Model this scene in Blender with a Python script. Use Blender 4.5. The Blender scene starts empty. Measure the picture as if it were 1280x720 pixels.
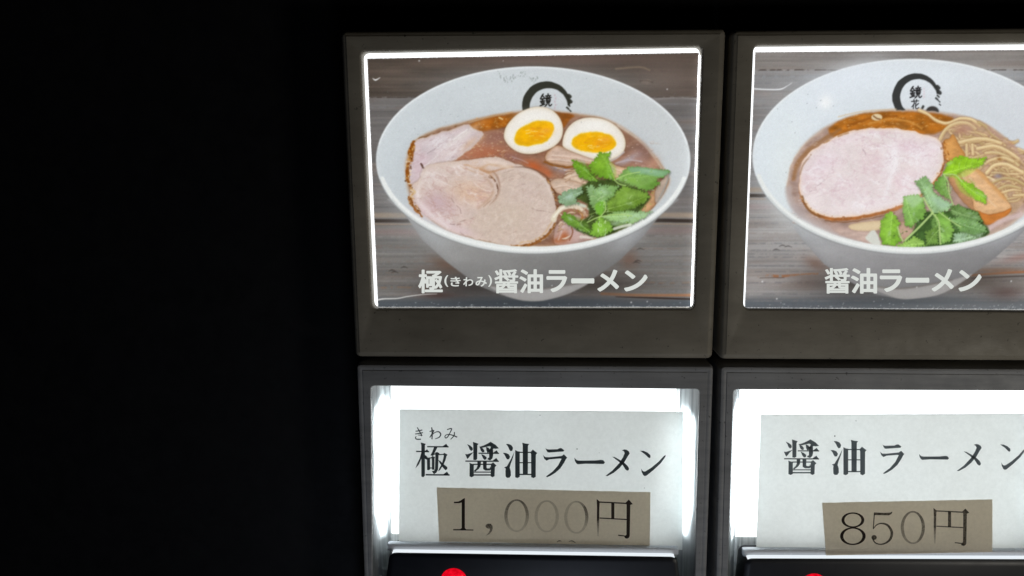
# Backlit menu buttons of a ramen ticket machine at night, close up.
import bpy, bmesh, math, random
import numpy as np
from mathutils import Vector, Matrix

scene = bpy.context.scene
COL = scene.collection

# ------------------------------------------------------------------ camera
FPX = 920.0                      # focal length in pixels of the 1280 px wide frame
def _n(v):
    v = np.array(v, float); return v / np.linalg.norm(v)
_Zc = _n((-60, 5427, 920))       # world up seen from the camera
_Xc = np.array((19240, 18, 920), float)
_Xc = _n(_Xc - _Zc * np.dot(_Xc, _Zc))
_Yc = np.cross(_Zc, _Xc)
ROT = np.array([_Xc, _Yc, _Zc])  # camera -> world
_fwd = ROT @ np.array((0, 0, -1.0))
CAMPOS = np.array((0, 0, 1.30)) - _fwd * 0.145
cam_data = bpy.data.cameras.new('camera')
cam_data.sensor_width = 36.0
cam_data.lens = FPX / 1280 * 36.0
cam_data.clip_start = 0.003
cam_data.clip_end = 50
cam = bpy.data.objects.new('camera', cam_data)
COL.objects.link(cam)
cam.matrix_world = Matrix([[*ROT[i], CAMPOS[i]] for i in range(3)] + [[0, 0, 0, 1]])
scene.camera = cam

# ------------------------------------------------------------------ world (night, almost no ambient light)
world = bpy.data.worlds.new('World'); scene.world = world
world.use_nodes = True
world.node_tree.nodes['Background'].inputs[0].default_value = (0.5, 0.55, 0.7, 1)
world.node_tree.nodes['Background'].inputs[1].default_value = 0.0015

# ------------------------------------------------------------------ added fill lamps, unseen, that brighten bezels and frames
def area_lamp(name, loc, target, size, energy, color):
    l = bpy.data.lights.new(name, 'AREA'); l.shape = 'DISK'; l.size = size
    l.energy = energy; l.color = color
    o = bpy.data.objects.new(name, l); COL.objects.link(o)
    o.location = loc
    d = Vector(target) - Vector(loc)
    o.rotation_euler = d.to_track_quat('-Z', 'Y').to_euler()
    return o
area_lamp('bezel_fill', (0.20, -0.17, 1.225), (0.05, 0, 1.28), 0.05, 0.115, (1.0, 0.95, 0.84))
area_lamp('frame_fill', (0.03, -0.16, 1.10), (0.02, 0, 1.27), 0.06, 0.075, (0.72, 0.82, 1.0))

scene.render.engine = 'CYCLES'
scene.cycles.use_denoising = True
scene.cycles.max_bounces = 8
scene.cycles.filter_width = 1.5
scene.view_settings.view_transform = 'Standard'
scene.view_settings.look = 'None'
scene.view_settings.gamma = 1
scene.view_settings.exposure = 0
scene.view_settings.use_curve_mapping = False

# ------------------------------------------------------------------ helpers
def at(px, py, y=0.0):
    """point of the plane at depth y that the photograph shows at (px, py)"""
    d = ROT @ np.array(((px - 640) / FPX, -(py - 360) / FPX, -1.0))
    t = (y - CAMPOS[1]) / d[1]
    return CAMPOS + d * t
def at_many(PX, PY, y):
    dc = np.stack([(PX - 640) / FPX, -(PY - 360) / FPX, -np.ones_like(PX)], -1)
    d = dc @ ROT.T
    t = (y - CAMPOS[1]) / d[..., 1]
    return CAMPOS + d * t[..., None]
def lin(c):
    c = np.asarray(c, float) / 255.0
    return np.where(c <= 0.04045, c / 12.92, ((np.maximum(c, 0) + 0.055) / 1.055) ** 2.4)

def link(name, me, mat, parent=None):
    if mat is not None:
        me.materials.append(mat)
    o = bpy.data.objects.new(name, me); COL.objects.link(o)
    if parent is not None:
        o.parent = parent
        o.matrix_parent_inverse = parent.matrix_world.inverted()
    return o
def mesh(name, verts, faces, mat, parent=None, smooth=False):
    me = bpy.data.meshes.new(name)
    me.from_pydata([tuple(v) for v in verts], [], [tuple(f) for f in faces])
    bm = bmesh.new(); bm.from_mesh(me)
    bmesh.ops.recalc_face_normals(bm, faces=bm.faces)
    if smooth:
        for f in bm.faces: f.smooth = True
    bm.to_mesh(me); bm.free()
    return link(name, me, mat, parent)
def thing(name, label, cat, loc, group=None):
    o = bpy.data.objects.new(name, None); COL.objects.link(o)
    o.empty_display_size = 0.01
    o.location = tuple(loc); o['label'] = label; o['category'] = cat
    if group: o['group'] = group
    bpy.context.view_layer.update()
    return o
def tag(o, label, cat, group=None):
    o['label'] = label; o['category'] = cat
    if group: o['group'] = group

# ------------------------------------------------------------------ materials
def new_mat(name):
    m = bpy.data.materials.new(name); m.use_nodes = True
    nt = m.node_tree; nt.nodes.clear()
    out = nt.nodes.new('ShaderNodeOutputMaterial')
    return m, nt, out
def coords(nt, sx, sy, sz):
    tc = nt.nodes.new('ShaderNodeTexCoord'); mp = nt.nodes.new('ShaderNodeMapping')
    mp.inputs['Scale'].default_value = (sx, sy, sz)
    nt.links.new(tc.outputs['Object'], mp.inputs['Vector'])
    return mp.outputs['Vector']
def noise_node(nt, vec, scale, detail=5, rough=0.6):
    n = nt.nodes.new('ShaderNodeTexNoise')
    n.inputs['Scale'].default_value = scale; n.inputs['Detail'].default_value = detail
    n.inputs['Roughness'].default_value = rough
    nt.links.new(vec, n.inputs['Vector'])
    return n.outputs['Fac']
def ramp(nt, fac, stops):
    r = nt.nodes.new('ShaderNodeValToRGB')
    e = r.color_ramp.elements
    while len(e) < len(stops): e.new(0.5)
    for el, (p, c) in zip(e, stops):
        el.position = p; el.color = (*c, 1)
    nt.links.new(fac, r.inputs[0])
    return r.outputs[0]
def mixrgb(nt, a, b, fac, mode='MIX'):
    m = nt.nodes.new('ShaderNodeMix'); m.data_type = 'RGBA'; m.blend_type = mode
    for sock, v in ((m.inputs[6], a), (m.inputs[7], b), (m.inputs[0], fac)):
        if isinstance(v, bpy.types.NodeSocket): nt.links.new(v, sock)
        elif isinstance(v, (int, float)): sock.default_value = v
        else: sock.default_value = (*v, 1)
    return m.outputs[2]
def plastic(name, col, col2, rough, streak=(1, 1, 1), speck=True, spec=0.35, bump=0.15, rv=0.1):
    m, nt, out = new_mat(name)
    p = nt.nodes.new('ShaderNodeBsdfPrincipled')
    v = coords(nt, *streak)
    base = ramp(nt, noise_node(nt, v, 220, 6), [(0.3, col), (0.72, col2)])
    v1 = coords(nt, 1, 1, 1)
    if speck:
        grime = ramp(nt, noise_node(nt, v1, 900, 4, 0.7), [(0.31, (0.08, 0.075, 0.07)), (0.37, (1, 1, 1))])
        base = mixrgb(nt, base, grime, 0.8, 'MULTIPLY')
        cloud = ramp(nt, noise_node(nt, v1, 70, 4), [(0.3, (0.82, 0.81, 0.79)), (0.7, (1.06, 1.06, 1.06))])
        base = mixrgb(nt, base, cloud, 1.0, 'MULTIPLY')
    nt.links.new(base, p.inputs['Base Color'])
    rr = ramp(nt, noise_node(nt, v1, 300, 4), [(0.3, (rough - rv,) * 3), (0.7, (rough + rv,) * 3)])
    nt.links.new(rr, p.inputs['Roughness'])
    p.inputs['Specular IOR Level'].default_value = spec
    b = nt.nodes.new('ShaderNodeBump'); b.inputs['Strength'].default_value = bump
    b.inputs['Distance'].default_value = 0.0002
    nt.links.new(noise_node(nt, v, 2500, 3), b.inputs['Height'])
    nt.links.new(b.outputs[0], p.inputs['Normal'])
    nt.links.new(p.outputs[0], out.inputs[0])
    return m
def emit(name, col, strength):
    m, nt, out = new_mat(name)
    e = nt.nodes.new('ShaderNodeEmission')
    e.inputs[0].default_value = (*col, 1); e.inputs[1].default_value = strength
    nt.links.new(e.outputs[0], out.inputs[0])
    return m
def paper(name, col, trans, front, scale=1500, amt=0.06):
    """translucent paper: light from behind comes through, a little reflects in front"""
    m, nt, out = new_mat(name)
    v = coords(nt, 1, 1, 1)
    f = ramp(nt, noise_node(nt, v, scale, 5, 0.7), [(0.25, (1 - 2 * amt,) * 3), (0.75, (1 + amt * .5,) * 3)])
    f2 = ramp(nt, noise_node(nt, v, 60, 3), [(0.3, (0.96, 0.955, 0.95)), (0.7, (1, 1, 1))])
    tcol = mixrgb(nt, mixrgb(nt, tuple(c * trans for c in col), f, 1.0, 'MULTIPLY'), f2, 1.0, 'MULTIPLY')
    t = nt.nodes.new('ShaderNodeBsdfTranslucent'); nt.links.new(tcol, t.inputs[0])
    d = nt.nodes.new('ShaderNodeBsdfDiffuse'); d.inputs[0].default_value = (*(c * front for c in col), 1)
    a = nt.nodes.new('ShaderNodeAddShader')
    nt.links.new(t.outputs[0], a.inputs[0]); nt.links.new(d.outputs[0], a.inputs[1])
    nt.links.new(a.outputs[0], out.inputs[0])
    return m

M_body = plastic('black_machine_paint', (0.006, 0.006, 0.007), (0.009, 0.009, 0.010), 0.6, spec=0.15, speck=False, bump=0.05)
M_bezel = plastic('greyish_brown_bezel_plastic', (0.215, 0.19, 0.148), (0.285, 0.255, 0.20), 0.55, streak=(0.35, 1, 1.2))
M_frame = plastic('blue_grey_button_frame_plastic', (0.22, 0.222, 0.228), (0.34, 0.338, 0.338), 0.58, streak=(0.12, 1, 1.6))
M_bar = plastic('black_push_bar_plastic', (0.004, 0.005, 0.009), (0.007, 0.008, 0.013), 0.42, speck=False, spec=0.35, bump=0.02, rv=0.02)
M_ledge = plastic('pale_ledge_plastic', (0.55, 0.57, 0.62), (0.7, 0.72, 0.77), 0.25, streak=(0.1, 1, 1), speck=False, spec=0.6)
M_backlight = emit('white_backlight', (0.95, 0.98, 1.0), 1.7)
M_backlight_low = [emit('white_button_backlight', (0.95, 0.99, 1.0), 1.88), emit('brighter_button_backlight', (0.95, 0.99, 1.0), 2.4)]
M_edge_fill = emit('cold_edge_fill', (0.9, 0.95, 1.0), 9.0)  # added strip emitter for a brighter right border
M_bar_glow = emit('glowing_bar_top', (0.88, 0.95, 1.0), 0.95)  # emission stands in for backlight on the bar's top shelf
M_caption = emit('white_caption_backlit', tuple(lin((216, 220, 215))), 1.0)
M_card = paper('white_card_paper', (0.945, 0.962, 0.952), 0.585, 0.25)
M_label = paper('beige_label_paper', (0.975, 0.90, 0.785), 0.568, 0.25, amt=0.08)

def ink_mat(name, col):
    """printed ink; the colour attribute 'ink' says how much of it is left"""
    m, nt, out = new_mat(name)
    d = nt.nodes.new('ShaderNodeBsdfPrincipled'); d.inputs['Base Color'].default_value = (*col, 1)
    d.inputs['Roughness'].default_value = 0.7; d.inputs['Specular IOR Level'].default_value = 0.1
    tl = nt.nodes.new('ShaderNodeBsdfTranslucent'); tl.inputs[0].default_value = (*(c * 3 for c in col), 1)
    add = nt.nodes.new('ShaderNodeAddShader')
    nt.links.new(d.outputs[0], add.inputs[0]); nt.links.new(tl.outputs[0], add.inputs[1])
    tr = nt.nodes.new('ShaderNodeBsdfTransparent')
    mx = nt.nodes.new('ShaderNodeMixShader')
    at_ = nt.nodes.new('ShaderNodeAttribute'); at_.attribute_name = 'ink'
    v = coords(nt, 1, 1, 1)
    nz = ramp(nt, noise_node(nt, v, 2600, 4, 0.7), [(0.25, (0.55,) * 3), (0.55, (1,) * 3)])
    mul = nt.nodes.new('ShaderNodeMath'); mul.operation = 'MULTIPLY'
    nt.links.new(at_.outputs['Fac'], mul.inputs[0])
    mx2 = nt.nodes.new('ShaderNodeMath'); mx2.operation = 'MAXIMUM'
    sub = nt.nodes.new('ShaderNodeMath'); sub.operation = 'SUBTRACT'; sub.inputs[1].default_value = 0.0
    nt.links.new(at_.outputs['Fac'], sub.inputs[0])
    nt.links.new(nz, mx2.inputs[0]); nt.links.new(sub.outputs[0], mx2.inputs[1])
    nt.links.new(mx2.outputs[0], mul.inputs[1])
    nt.links.new(mul.outputs[0], mx.inputs[0])
    nt.links.new(tr.outputs[0], mx.inputs[1]); nt.links.new(add.outputs[0], mx.inputs[2])
    nt.links.new(mx.outputs[0], out.inputs[0])
    return m
M_ink = ink_mat('black_card_ink', (0.010, 0.012, 0.013))
M_ink2 = ink_mat('grey_card_ink', (0.024, 0.027, 0.029))
M_ink_label = ink_mat('brown_black_label_ink', (0.008, 0.005, 0.004))

def print_mat(name):
    """backlit photographic print: ink colours from the vertex colours"""
    m, nt, out = new_mat(name)
    a = nt.nodes.new('ShaderNodeAttribute'); a.attribute_name = 'print'
    e = nt.nodes.new('ShaderNodeEmission'); e.inputs[1].default_value = 0.80
    nt.links.new(a.outputs['Color'], e.inputs[0])
    t = nt.nodes.new('ShaderNodeBsdfTranslucent'); nt.links.new(a.outputs['Color'], t.inputs[0])
    g = nt.nodes.new('ShaderNodeBsdfGlossy'); g.inputs[0].default_value = (0.02, 0.02, 0.02, 1); g.inputs['Roughness'].default_value = 0.3
    s1 = nt.nodes.new('ShaderNodeAddShader'); s2 = nt.nodes.new('ShaderNodeAddShader')
    mx = nt.nodes.new('ShaderNodeMixShader'); mx.inputs[0].default_value = 0.22
    nt.links.new(e.outputs[0], mx.inputs[1]); nt.links.new(t.outputs[0], mx.inputs[2])
    nt.links.new(mx.outputs[0], s2.inputs[0]); nt.links.new(g.outputs[0], s2.inputs[1])
    nt.links.new(s2.outputs[0], out.inputs[0])
    return m
M_print = print_mat('backlit_photo_print')

# clear plastic of the button trays: vertical streaks in the colour, half mirror, half milky
def tray_mat():
    m, nt, out = new_mat('milky_clear_tray_plastic')
    p = nt.nodes.new('ShaderNodeBsdfPrincipled')
    v = coords(nt, 9, 1, 0.25)
    c = ramp(nt, noise_node(nt, v, 160, 5, 0.7), [(0.35, (0.30, 0.33, 0.34)), (0.65, (0.85, 0.88, 0.88))])
    nt.links.new(c, p.inputs['Base Color'])
    p.inputs['Roughness'].default_value = 0.22
    p.inputs['Specular IOR Level'].default_value = 0.6
    b = nt.nodes.new('ShaderNodeBump'); b.inputs['Strength'].default_value = 0.5; b.inputs['Distance'].default_value = 0.0004
    nt.links.new(noise_node(nt, v, 500, 3), b.inputs['Height']); nt.links.new(b.outputs[0], p.inputs['Normal'])
    nt.links.new(p.outputs[0], out.inputs[0])
    return m
M_tray = tray_mat()
def side_mat():
    m, nt, out = new_mat('ribbed_clear_side_plastic')
    v = coords(nt, 10, 1, 0.12)
    c = ramp(nt, noise_node(nt, v, 190, 5, 0.7), [(0.33, (0.22, 0.245, 0.255)), (0.66, (0.80, 0.83, 0.84))])
    t = nt.nodes.new('ShaderNodeBsdfTranslucent'); nt.links.new(c, t.inputs[0])
    g = nt.nodes.new('ShaderNodeBsdfGlossy'); g.inputs['Roughness'].default_value = 0.2; g.inputs[0].default_value = (.8, .8, .8, 1)
    d = nt.nodes.new('ShaderNodeBsdfDiffuse'); d.inputs[0].default_value = (.30, .31, .31, 1)
    b = nt.nodes.new('ShaderNodeBump'); b.inputs['Strength'].default_value = 0.6; b.inputs['Distance'].default_value = 0.0003
    nt.links.new(noise_node(nt, v, 420, 3), b.inputs['Height']); nt.links.new(b.outputs[0], g.inputs['Normal'])
    m1 = nt.nodes.new('ShaderNodeMixShader'); m1.inputs[0].default_value = .35
    nt.links.new(t.outputs[0], m1.inputs[1]); nt.links.new(d.outputs[0], m1.inputs[2])
    m2 = nt.nodes.new('ShaderNodeMixShader'); m2.inputs[0].default_value = .12
    nt.links.new(m1.outputs[0], m2.inputs[1]); nt.links.new(g.outputs[0], m2.inputs[2])
    nt.links.new(m2.outputs[0], out.inputs[0])
    return m
M_side = side_mat()
M_side_fill = emit('side_fill_emitter', (0.93, 0.98, 1.0), 30.0)  # added emitter behind the tray sides, tapered so the glow fades
def lamp_mat():
    m, nt, out = new_mat('red_lamp_lens')
    e = nt.nodes.new('ShaderNodeEmission')
    v = coords(nt, 1, 1, 1)
    c = ramp(nt, noise_node(nt, v, 1800, 3), [(0.35, (0.62, 0.0, 0.008)), (0.65, (0.95, 0.004, 0.02))])
    nt.links.new(c, e.inputs[0]); e.inputs[1].default_value = 1.0
    g = nt.nodes.new('ShaderNodeBsdfGlossy'); g.inputs[0].default_value = (.05, .05, .05, 1); g.inputs['Roughness'].default_value = .2
    a = nt.nodes.new('ShaderNodeAddShader')
    nt.links.new(e.outputs[0], a.inputs[0]); nt.links.new(g.outputs[0], a.inputs[1])
    nt.links.new(a.outputs[0], out.inputs[0])
    return m
M_lamp = lamp_mat()

# ------------------------------------------------------------------ shapes
def rounded(quad, r, inset=0.0, seg=6):
    """rounded outline of a 4-corner shape (TL, TR, BR, BL) in plane coordinates (x, z)"""
    q = [np.array(p, float) for p in quad]
    if inset:
        c = sum(q) / 4; nq = []
        for i in range(4):
            a = q[i - 1] - q[i]; b = q[(i + 1) % 4] - q[i]
            a /= np.linalg.norm(a); b /= np.linalg.norm(b)
            s = abs(a[0] * b[1] - a[1] * b[0])
            nq.append(q[i] + (a + b) * inset / max(s, .2))
        q = nq
    r = max(r - inset, 1e-5)
    pts = []
    for i in range(4):
        a = q[i - 1] - q[i]; b = q[(i + 1) % 4] - q[i]
        a /= np.linalg.norm(a); b /= np.linalg.norm(b)
        p0 = q[i] + a * r; p1 = q[i] + b * r
        for k in range(seg + 1):
            t = k / seg
            # quarter-circle like quadratic blend
            w = (1 - t) ** 2 * p0 + 2 * t * (1 - t) * (q[i] * .9 + (p0 + p1) * .05) + t ** 2 * p1
            pts.append(w)
    return pts
def plane_quad(px4, y=0.0):
    return [(lambda p: (p[0], p[2]))(at(x, yy, y)) for x, yy in px4]
def loft(name, rings, mat, parent, close=False, cap_first=False, cap_last=False, smooth=True):
    n = len(rings[0]); V = []; F = []
    for r in rings: V += r
    for k in range(len(rings) - 1 + (1 if close else 0)):
        a = k * n; b = ((k + 1) % len(rings)) * n
        for i in range(n):
            j = (i + 1) % n
            F.append((a + i, a + j, b + j, b + i))
    if cap_first: F.append(tuple(range(n)))
    if cap_last: F.append(tuple(range((len(rings) - 1) * n, len(rings) * n)))
    o = mesh(name, V, F, mat, parent, smooth=smooth)
    if smooth:
        bpy.context.view_layer.update()
        for p in o.data.polygons:
            p.use_smooth = True
        m = o.modifiers.new('edges', 'EDGE_SPLIT'); m.split_angle = math.radians(38)
    return o
def ring(quad, r, inset, y, seg=6):
    return [(p[0], y, p[1]) for p in rounded(quad, r, inset, seg)]
def frame(name, outer, inner, prof_out, prof_in, r_out, r_in, mat, parent, y_back):
    """bezel with rounded outer and inner edges; profiles are (inset, depth) pairs"""
    rings = [ring(outer, r_out, 0, y_back)]
    rings += [ring(outer, r_out, i, y) for i, y in prof_out]
    rings += [ring(inner, r_in, -i, y) for i, y in prof_in]
    rings += [ring(inner, r_in, 0, y_back)]
    return loft(name, rings, mat, parent, close=True)
def slab(name, quad, r, y_front, y_back, mat, parent, bev=0.0002, seg=6):
    rings = [ring(quad, r, 0, y_back, seg), ring(quad, r, 0, y_front + bev, seg),
             ring(quad, r, bev * .35, y_front + bev * .35, seg), ring(quad, r, bev, y_front, seg)]
    return loft(name, rings, mat, parent, cap_first=True, cap_last=True)
def quadslab(name, px4, y_front, thick, mat, parent=None, jag=0.0, n=40, seed=0):
    """thin sheet cut with scissors: outline slightly uneven"""
    rnd = random.Random(seed); pts = []
    for i in range(4):
        a = np.array(px4[i], float); b = np.array(px4[(i + 1) % 4], float)
        for k in range(n):
            p = a + (b - a) * k / n
            if k and jag:
                p = p + np.array((rnd.uniform(-jag, jag), rnd.uniform(-jag, jag)))
            pts.append(p)
    F3 = [at(p[0], p[1], y_front(p[1]) if callable(y_front) else y_front) for p in pts]
    front = [tuple(p) for p in F3]; back = [(p[0], p[1] + thick, p[2]) for p in F3]
    m_ = len(pts)
    faces = [tuple(range(m_)), tuple(range(m_, 2 * m_))]
    faces += [(i, (i + 1) % m_, m_ + (i + 1) % m_, m_ + i) for i in range(m_)]
    return mesh(name, front + back, faces, mat, parent)

# ------------------------------------------------------------------ painting of the menu photographs
class Noise:
    def __init__(s, seed): s.r = np.random.RandomState(seed); s.t = s.r.rand(256, 256)
    def __call__(s, x, y):
        xi = np.floor(x).astype(int); yi = np.floor(y).astype(int)
        fx = x - xi; fy = y - yi
        fx = fx * fx * (3 - 2 * fx); fy = fy * fy * (3 - 2 * fy)
        t = s.t; a = t[xi & 255, yi & 255]; b = t[(xi + 1) & 255, yi & 255]
        c = t[xi & 255, (yi + 1) & 255]; d = t[(xi + 1) & 255, (yi + 1) & 255]
        return (a * (1 - fx) + b * fx) * (1 - fy) + (c * (1 - fx) + d * fx) * fy
    def fbm(s, x, y, o=4, g=0.5):
        v = 0; a = 1; tot = 0
        for k in range(o):
            v = v + a * s(x * 2 ** k + 17 * k, y * 2 ** k + 31 * k); tot += a; a *= g
        return v / tot - 0.5
def catmull(P, sub=6, closed=True):
    P = [np.array(p, float) for p in P]; n = len(P); out = []
    for i in range(n if closed else n - 1):
        if closed: p0, p1, p2, p3 = P[i - 1], P[i], P[(i + 1) % n], P[(i + 2) % n]
        else: p0, p1, p2, p3 = P[max(i - 1, 0)], P[i], P[i + 1], P[min(i + 2, n - 1)]
        for k in range(sub):
            t = k / sub
            out.append(0.5 * (2 * p1 + (p2 - p0) * t + (2 * p0 - 5 * p1 + 4 * p2 - p3) * t * t + (3 * p1 - p0 - 3 * p2 + p3) * t ** 3))
    if not closed: out.append(P[-1])
    return np.array(out)
class Painter:
    def __init__(s, quad, step=0.68, seed=3):
        tl, tr, br, bl = [np.array(q, float) for q in quad]
        W = int(np.linalg.norm(tr - tl) / step); H = int(np.linalg.norm(bl - tl) / step)
        u, v = np.meshgrid(np.linspace(0, 1, W), np.linspace(0, 1, H))
        P = ((tl * (1 - u[..., None]) + tr * u[..., None]) * (1 - v[..., None]) + (bl * (1 - u[..., None]) + br * u[..., None]) * v[..., None])
        s.u, s.v, s.X, s.Y = u, v, P[..., 0], P[..., 1]
        s.W, s.H = W, H
        s.img = np.zeros((H, W, 3)); s.N = Noise(seed)
        s.wx = np.zeros((H, W)); s.wy = np.zeros((H, W))
    def warp(s, amp, scale):
        if amp == 0: s.wx = s.wy = np.zeros((s.H, s.W)); return
        s.wx = s.N.fbm(s.X / scale, s.Y / scale, 3) * 2 * amp
        s.wy = s.N.fbm(s.X / scale + 70, s.Y / scale + 40, 3) * 2 * amp
    def win(s, x0, y0, x1, y1, pad):
        m = (s.X > x0 - pad) & (s.X < x1 + pad) & (s.Y > y0 - pad) & (s.Y < y1 + pad)
        r = np.where(m.any(1))[0]; c = np.where(m.any(0))[0]
        if len(r) == 0 or len(c) == 0: return None
        return np.s_[r[0]:r[-1] + 1, c[0]:c[-1] + 1]
    def sd_poly(s, P, pad=6):
        P = np.asarray(P, float)
        w = s.win(P[:, 0].min(), P[:, 1].min(), P[:, 0].max(), P[:, 1].max(), pad)
        if w is None: return None, None
        x = s.X[w] + s.wx[w]; y = s.Y[w] + s.wy[w]
        d = np.full(x.shape, 1e9); ins = np.zeros(x.shape, bool)
        for i in range(len(P)):
            ax, ay = P[i - 1]; bx, by = P[i]
            ex, ey = bx - ax, by - ay
            L = ex * ex + ey * ey + 1e-12
            t = np.clip(((x - ax) * ex + (y - ay) * ey) / L, 0, 1)
            d = np.minimum(d, (x - ax - t * ex) ** 2 + (y - ay - t * ey) ** 2)
            if ay != by:
                ins ^= ((ay > y) != (by > y)) & (x < (bx - ax) * (y - ay) / (by - ay) + ax)
        d = np.sqrt(d)
        return w, np.where(ins, -d, d)
    def blend(s, w, a, col):
        s.img[w] = s.img[w] * (1 - a[..., None]) + np.asarray(col, float) * a[..., None]
    def poly(s, P, col, soft=0.8, op=1.0, smooth=True, edge=None, tex=None, grad=None, pad=6):
        """edge=(colour, width, amount): tint towards the outline; tex=(amp, sx, sy, seed shift); grad=(x0,y0,x1,y1,colour2)"""
        P = catmull(P) if smooth else np.array(P, float)
        w, sd = s.sd_poly(P, pad + soft * 2)
        if w is None: return
        a = np.clip(0.5 - sd / (2 * soft), 0, 1); a = a * a * (3 - 2 * a) * op
        c = np.broadcast_to(np.asarray(col, float), sd.shape + (3,)).copy()
        if grad:
            x0, y0, x1, y1, c2 = grad
            t = np.clip(((s.X[w] - x0) * (x1 - x0) + (s.Y[w] - y0) * (y1 - y0)) / ((x1 - x0) ** 2 + (y1 - y0) ** 2), 0, 1)[..., None]
            c = c * (1 - t) + np.asarray(c2, float) * t
        if tex:
            am, sx, sy, sh = tex
            c = c * (1 + am * 2 * s.N.fbm(s.X[w] / sx + sh, s.Y[w] / sy + sh, 4)[..., None])
        if edge:
            ec, ew, ea = edge
            t = (np.exp(np.minimum(sd, 0) / ew) * ea)[..., None]
            c = c * (1 - t) + np.asarray(ec, float) * t
        s.blend(w, a, c)
    def marble(s, P, col, sx, sy, sharp, op, sh=0.0, rot=0.0, inset=3.0, power=2.0):
        """thin winding lines of fat or fibre inside an outline"""
        w, sd = s.sd_poly(catmull(P))
        if w is None: return
        ins = np.clip(-(sd + inset) / 4 + .5, 0, 1)
        c, q = math.cos(rot), math.sin(rot)
        x = s.X[w] * c + s.Y[w] * q; y = -s.X[w] * q + s.Y[w] * c
        n = s.N.fbm(x / sx + sh, y / sy + sh * 1.7, 4)
        gate = np.clip(s.N.fbm(s.X[w] / 18 + sh + 5, s.Y[w] / 18 + sh, 2) * 3 + .5, 0, 1)
        s.blend(w, np.clip(1 - np.abs(n) * sharp, 0, 1) ** power * op * ins * gate, col)
    def ell(s, cx, cy, rx, ry, col, rot=0, n=40, **k):
        t = np.linspace(0, 2 * math.pi, n, endpoint=False); c, q = math.cos(rot), math.sin(rot)
        s.poly([(cx + rx * math.cos(a) * c - ry * math.sin(a) * q, cy + rx * math.cos(a) * q + ry * math.sin(a) * c) for a in t], col, smooth=False, **k)
    def line(s, P, col, w=1.0, soft=0.6, op=1.0, smooth=True, broken=0.0):
        """brush line; w may be a list of widths along the line"""
        P = catmull(P, 8, False) if smooth and len(P) > 2 else np.array(P, float)
        ws = np.interp(np.linspace(0, 1, len(P)), np.linspace(0, 1, len(np.atleast_1d(w))), np.atleast_1d(w)) if np.ndim(w) else np.full(len(P), float(w))
        win = s.win(P[:, 0].min(), P[:, 1].min(), P[:, 0].max(), P[:, 1].max(), ws.max() + 3 * soft + 2)
        if win is None: return
        x = s.X[win] + s.wx[win]; y = s.Y[win] + s.wy[win]
        best = np.full(x.shape, 1e9)
        for i in range(len(P) - 1):
            ax, ay = P[i]; ex, ey = P[i + 1] - P[i]
            L = ex * ex + ey * ey + 1e-12
            t = np.clip(((x - ax) * ex + (y - ay) * ey) / L, 0, 1)
            best = np.minimum(best, np.hypot(x - ax - t * ex, y - ay - t * ey) - (ws[i] * (1 - t) + ws[i + 1] * t) / 2)
        a = np.clip(0.5 - best / (2 * soft), 0, 1); a = a * a * (3 - 2 * a) * op
        if broken:
            a = a * np.clip((s.N.fbm(s.X[win] / 5, s.Y[win] / 5, 3) + 0.5 - broken) * 6, 0, 1)
        s.blend(win, a, col)
    def glow(s, cx, cy, rx, ry, col, op, rot=0):
        w = s.win(cx - 3 * max(rx, ry), cy - 3 * max(rx, ry), cx + 3 * max(rx, ry), cy + 3 * max(rx, ry), 0)
        if w is None: return
        dx = s.X[w] - cx; dy = s.Y[w] - cy; c, q = math.cos(rot), math.sin(rot)
        a = np.exp(-(((dx * c + dy * q) / rx) ** 2 + ((-dx * q + dy * c) / ry) ** 2)) * op
        s.blend(w, a, col)
    def specks(s, P, col, n, size, op, rnd):
        P = np.array(P, float); x0, y0 = P.min(0); x1, y1 = P.max(0)
        for k in range(n):
            x = rnd.uniform(x0, x1); y = rnd.uniform(y0, y1); r = rnd.uniform(*size)
            s.line([(x - r, y), (x + r, y + rnd.uniform(-r, r))], col, r * 1.2, 0.5, op * rnd.uniform(.4, 1), smooth=False)

def wood(p, x0, x1, tone_top, tone_mid, tone_low, seam_y=276, top_seam=121):
    N, X, Y = p.N, p.X, p.Y
    def band(y): return np.clip((Y - y) / 3 + .5, 0, 1)[..., None]
    c = np.array(tone_top, float) * np.ones(X.shape + (3,))
    c = c * (1 - band(top_seam)) + np.array(tone_mid, float) * band(top_seam)
    c = c * (1 - band(seam_y)) + np.array(tone_low, float) * band(seam_y)
    g = N.fbm(X / 160, Y / 3.2, 4, 0.6)[..., None]
    g2 = N.fbm(X / 60 + 9, Y / 14 + 5, 3)[..., None]
    warm = np.clip(N.fbm(X / 90 + 3, Y / 9 + 8, 3) * 3.2, 0, 1)[..., None]
    fine = N.fbm(X / 70 + 4, Y / 1.3, 3, 0.6)[..., None]
    c = c * 1.08 * (1 + 0.22 * g + 0.18 * g2 + 0.16 * fine)
    c = c * (1 - .3 * warm) + np.array((128, 106, 94.0)) * (1 + .2 * g) * .3 * warm
    lowblue = np.clip((Y - 368) / 10, 0, 1)[..., None]
    c = c * (1 - .65 * lowblue) + np.array((70, 80, 90.0)) * .65 * lowblue
    p.img[:] = c
    # plank gap and its worn edges
    p.warp(0.7, 25)
    p.line([(x0, seam_y - 7), (x1, seam_y - 7)], (158, 140, 122), 6, 2.0, .75, False)
    p.line([(x0, seam_y), (x1, seam_y)], (56, 47, 42), 4.4, 1.0, .95, False)
    p.line([(x0, seam_y + 4.2), (x1, seam_y + 4.2)], (150, 128, 108), 1.6, .8, .7, False)
    p.line([(x0, seam_y + 14), (x1, seam_y + 12)], (150, 120, 118), 7, 4, .35, False)
    p.line([(x0, top_seam + .8), (x1, top_seam + .3)], (62, 52, 46), 1.5, .7, .8, False, broken=.35)
    p.warp(0, 1)
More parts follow.
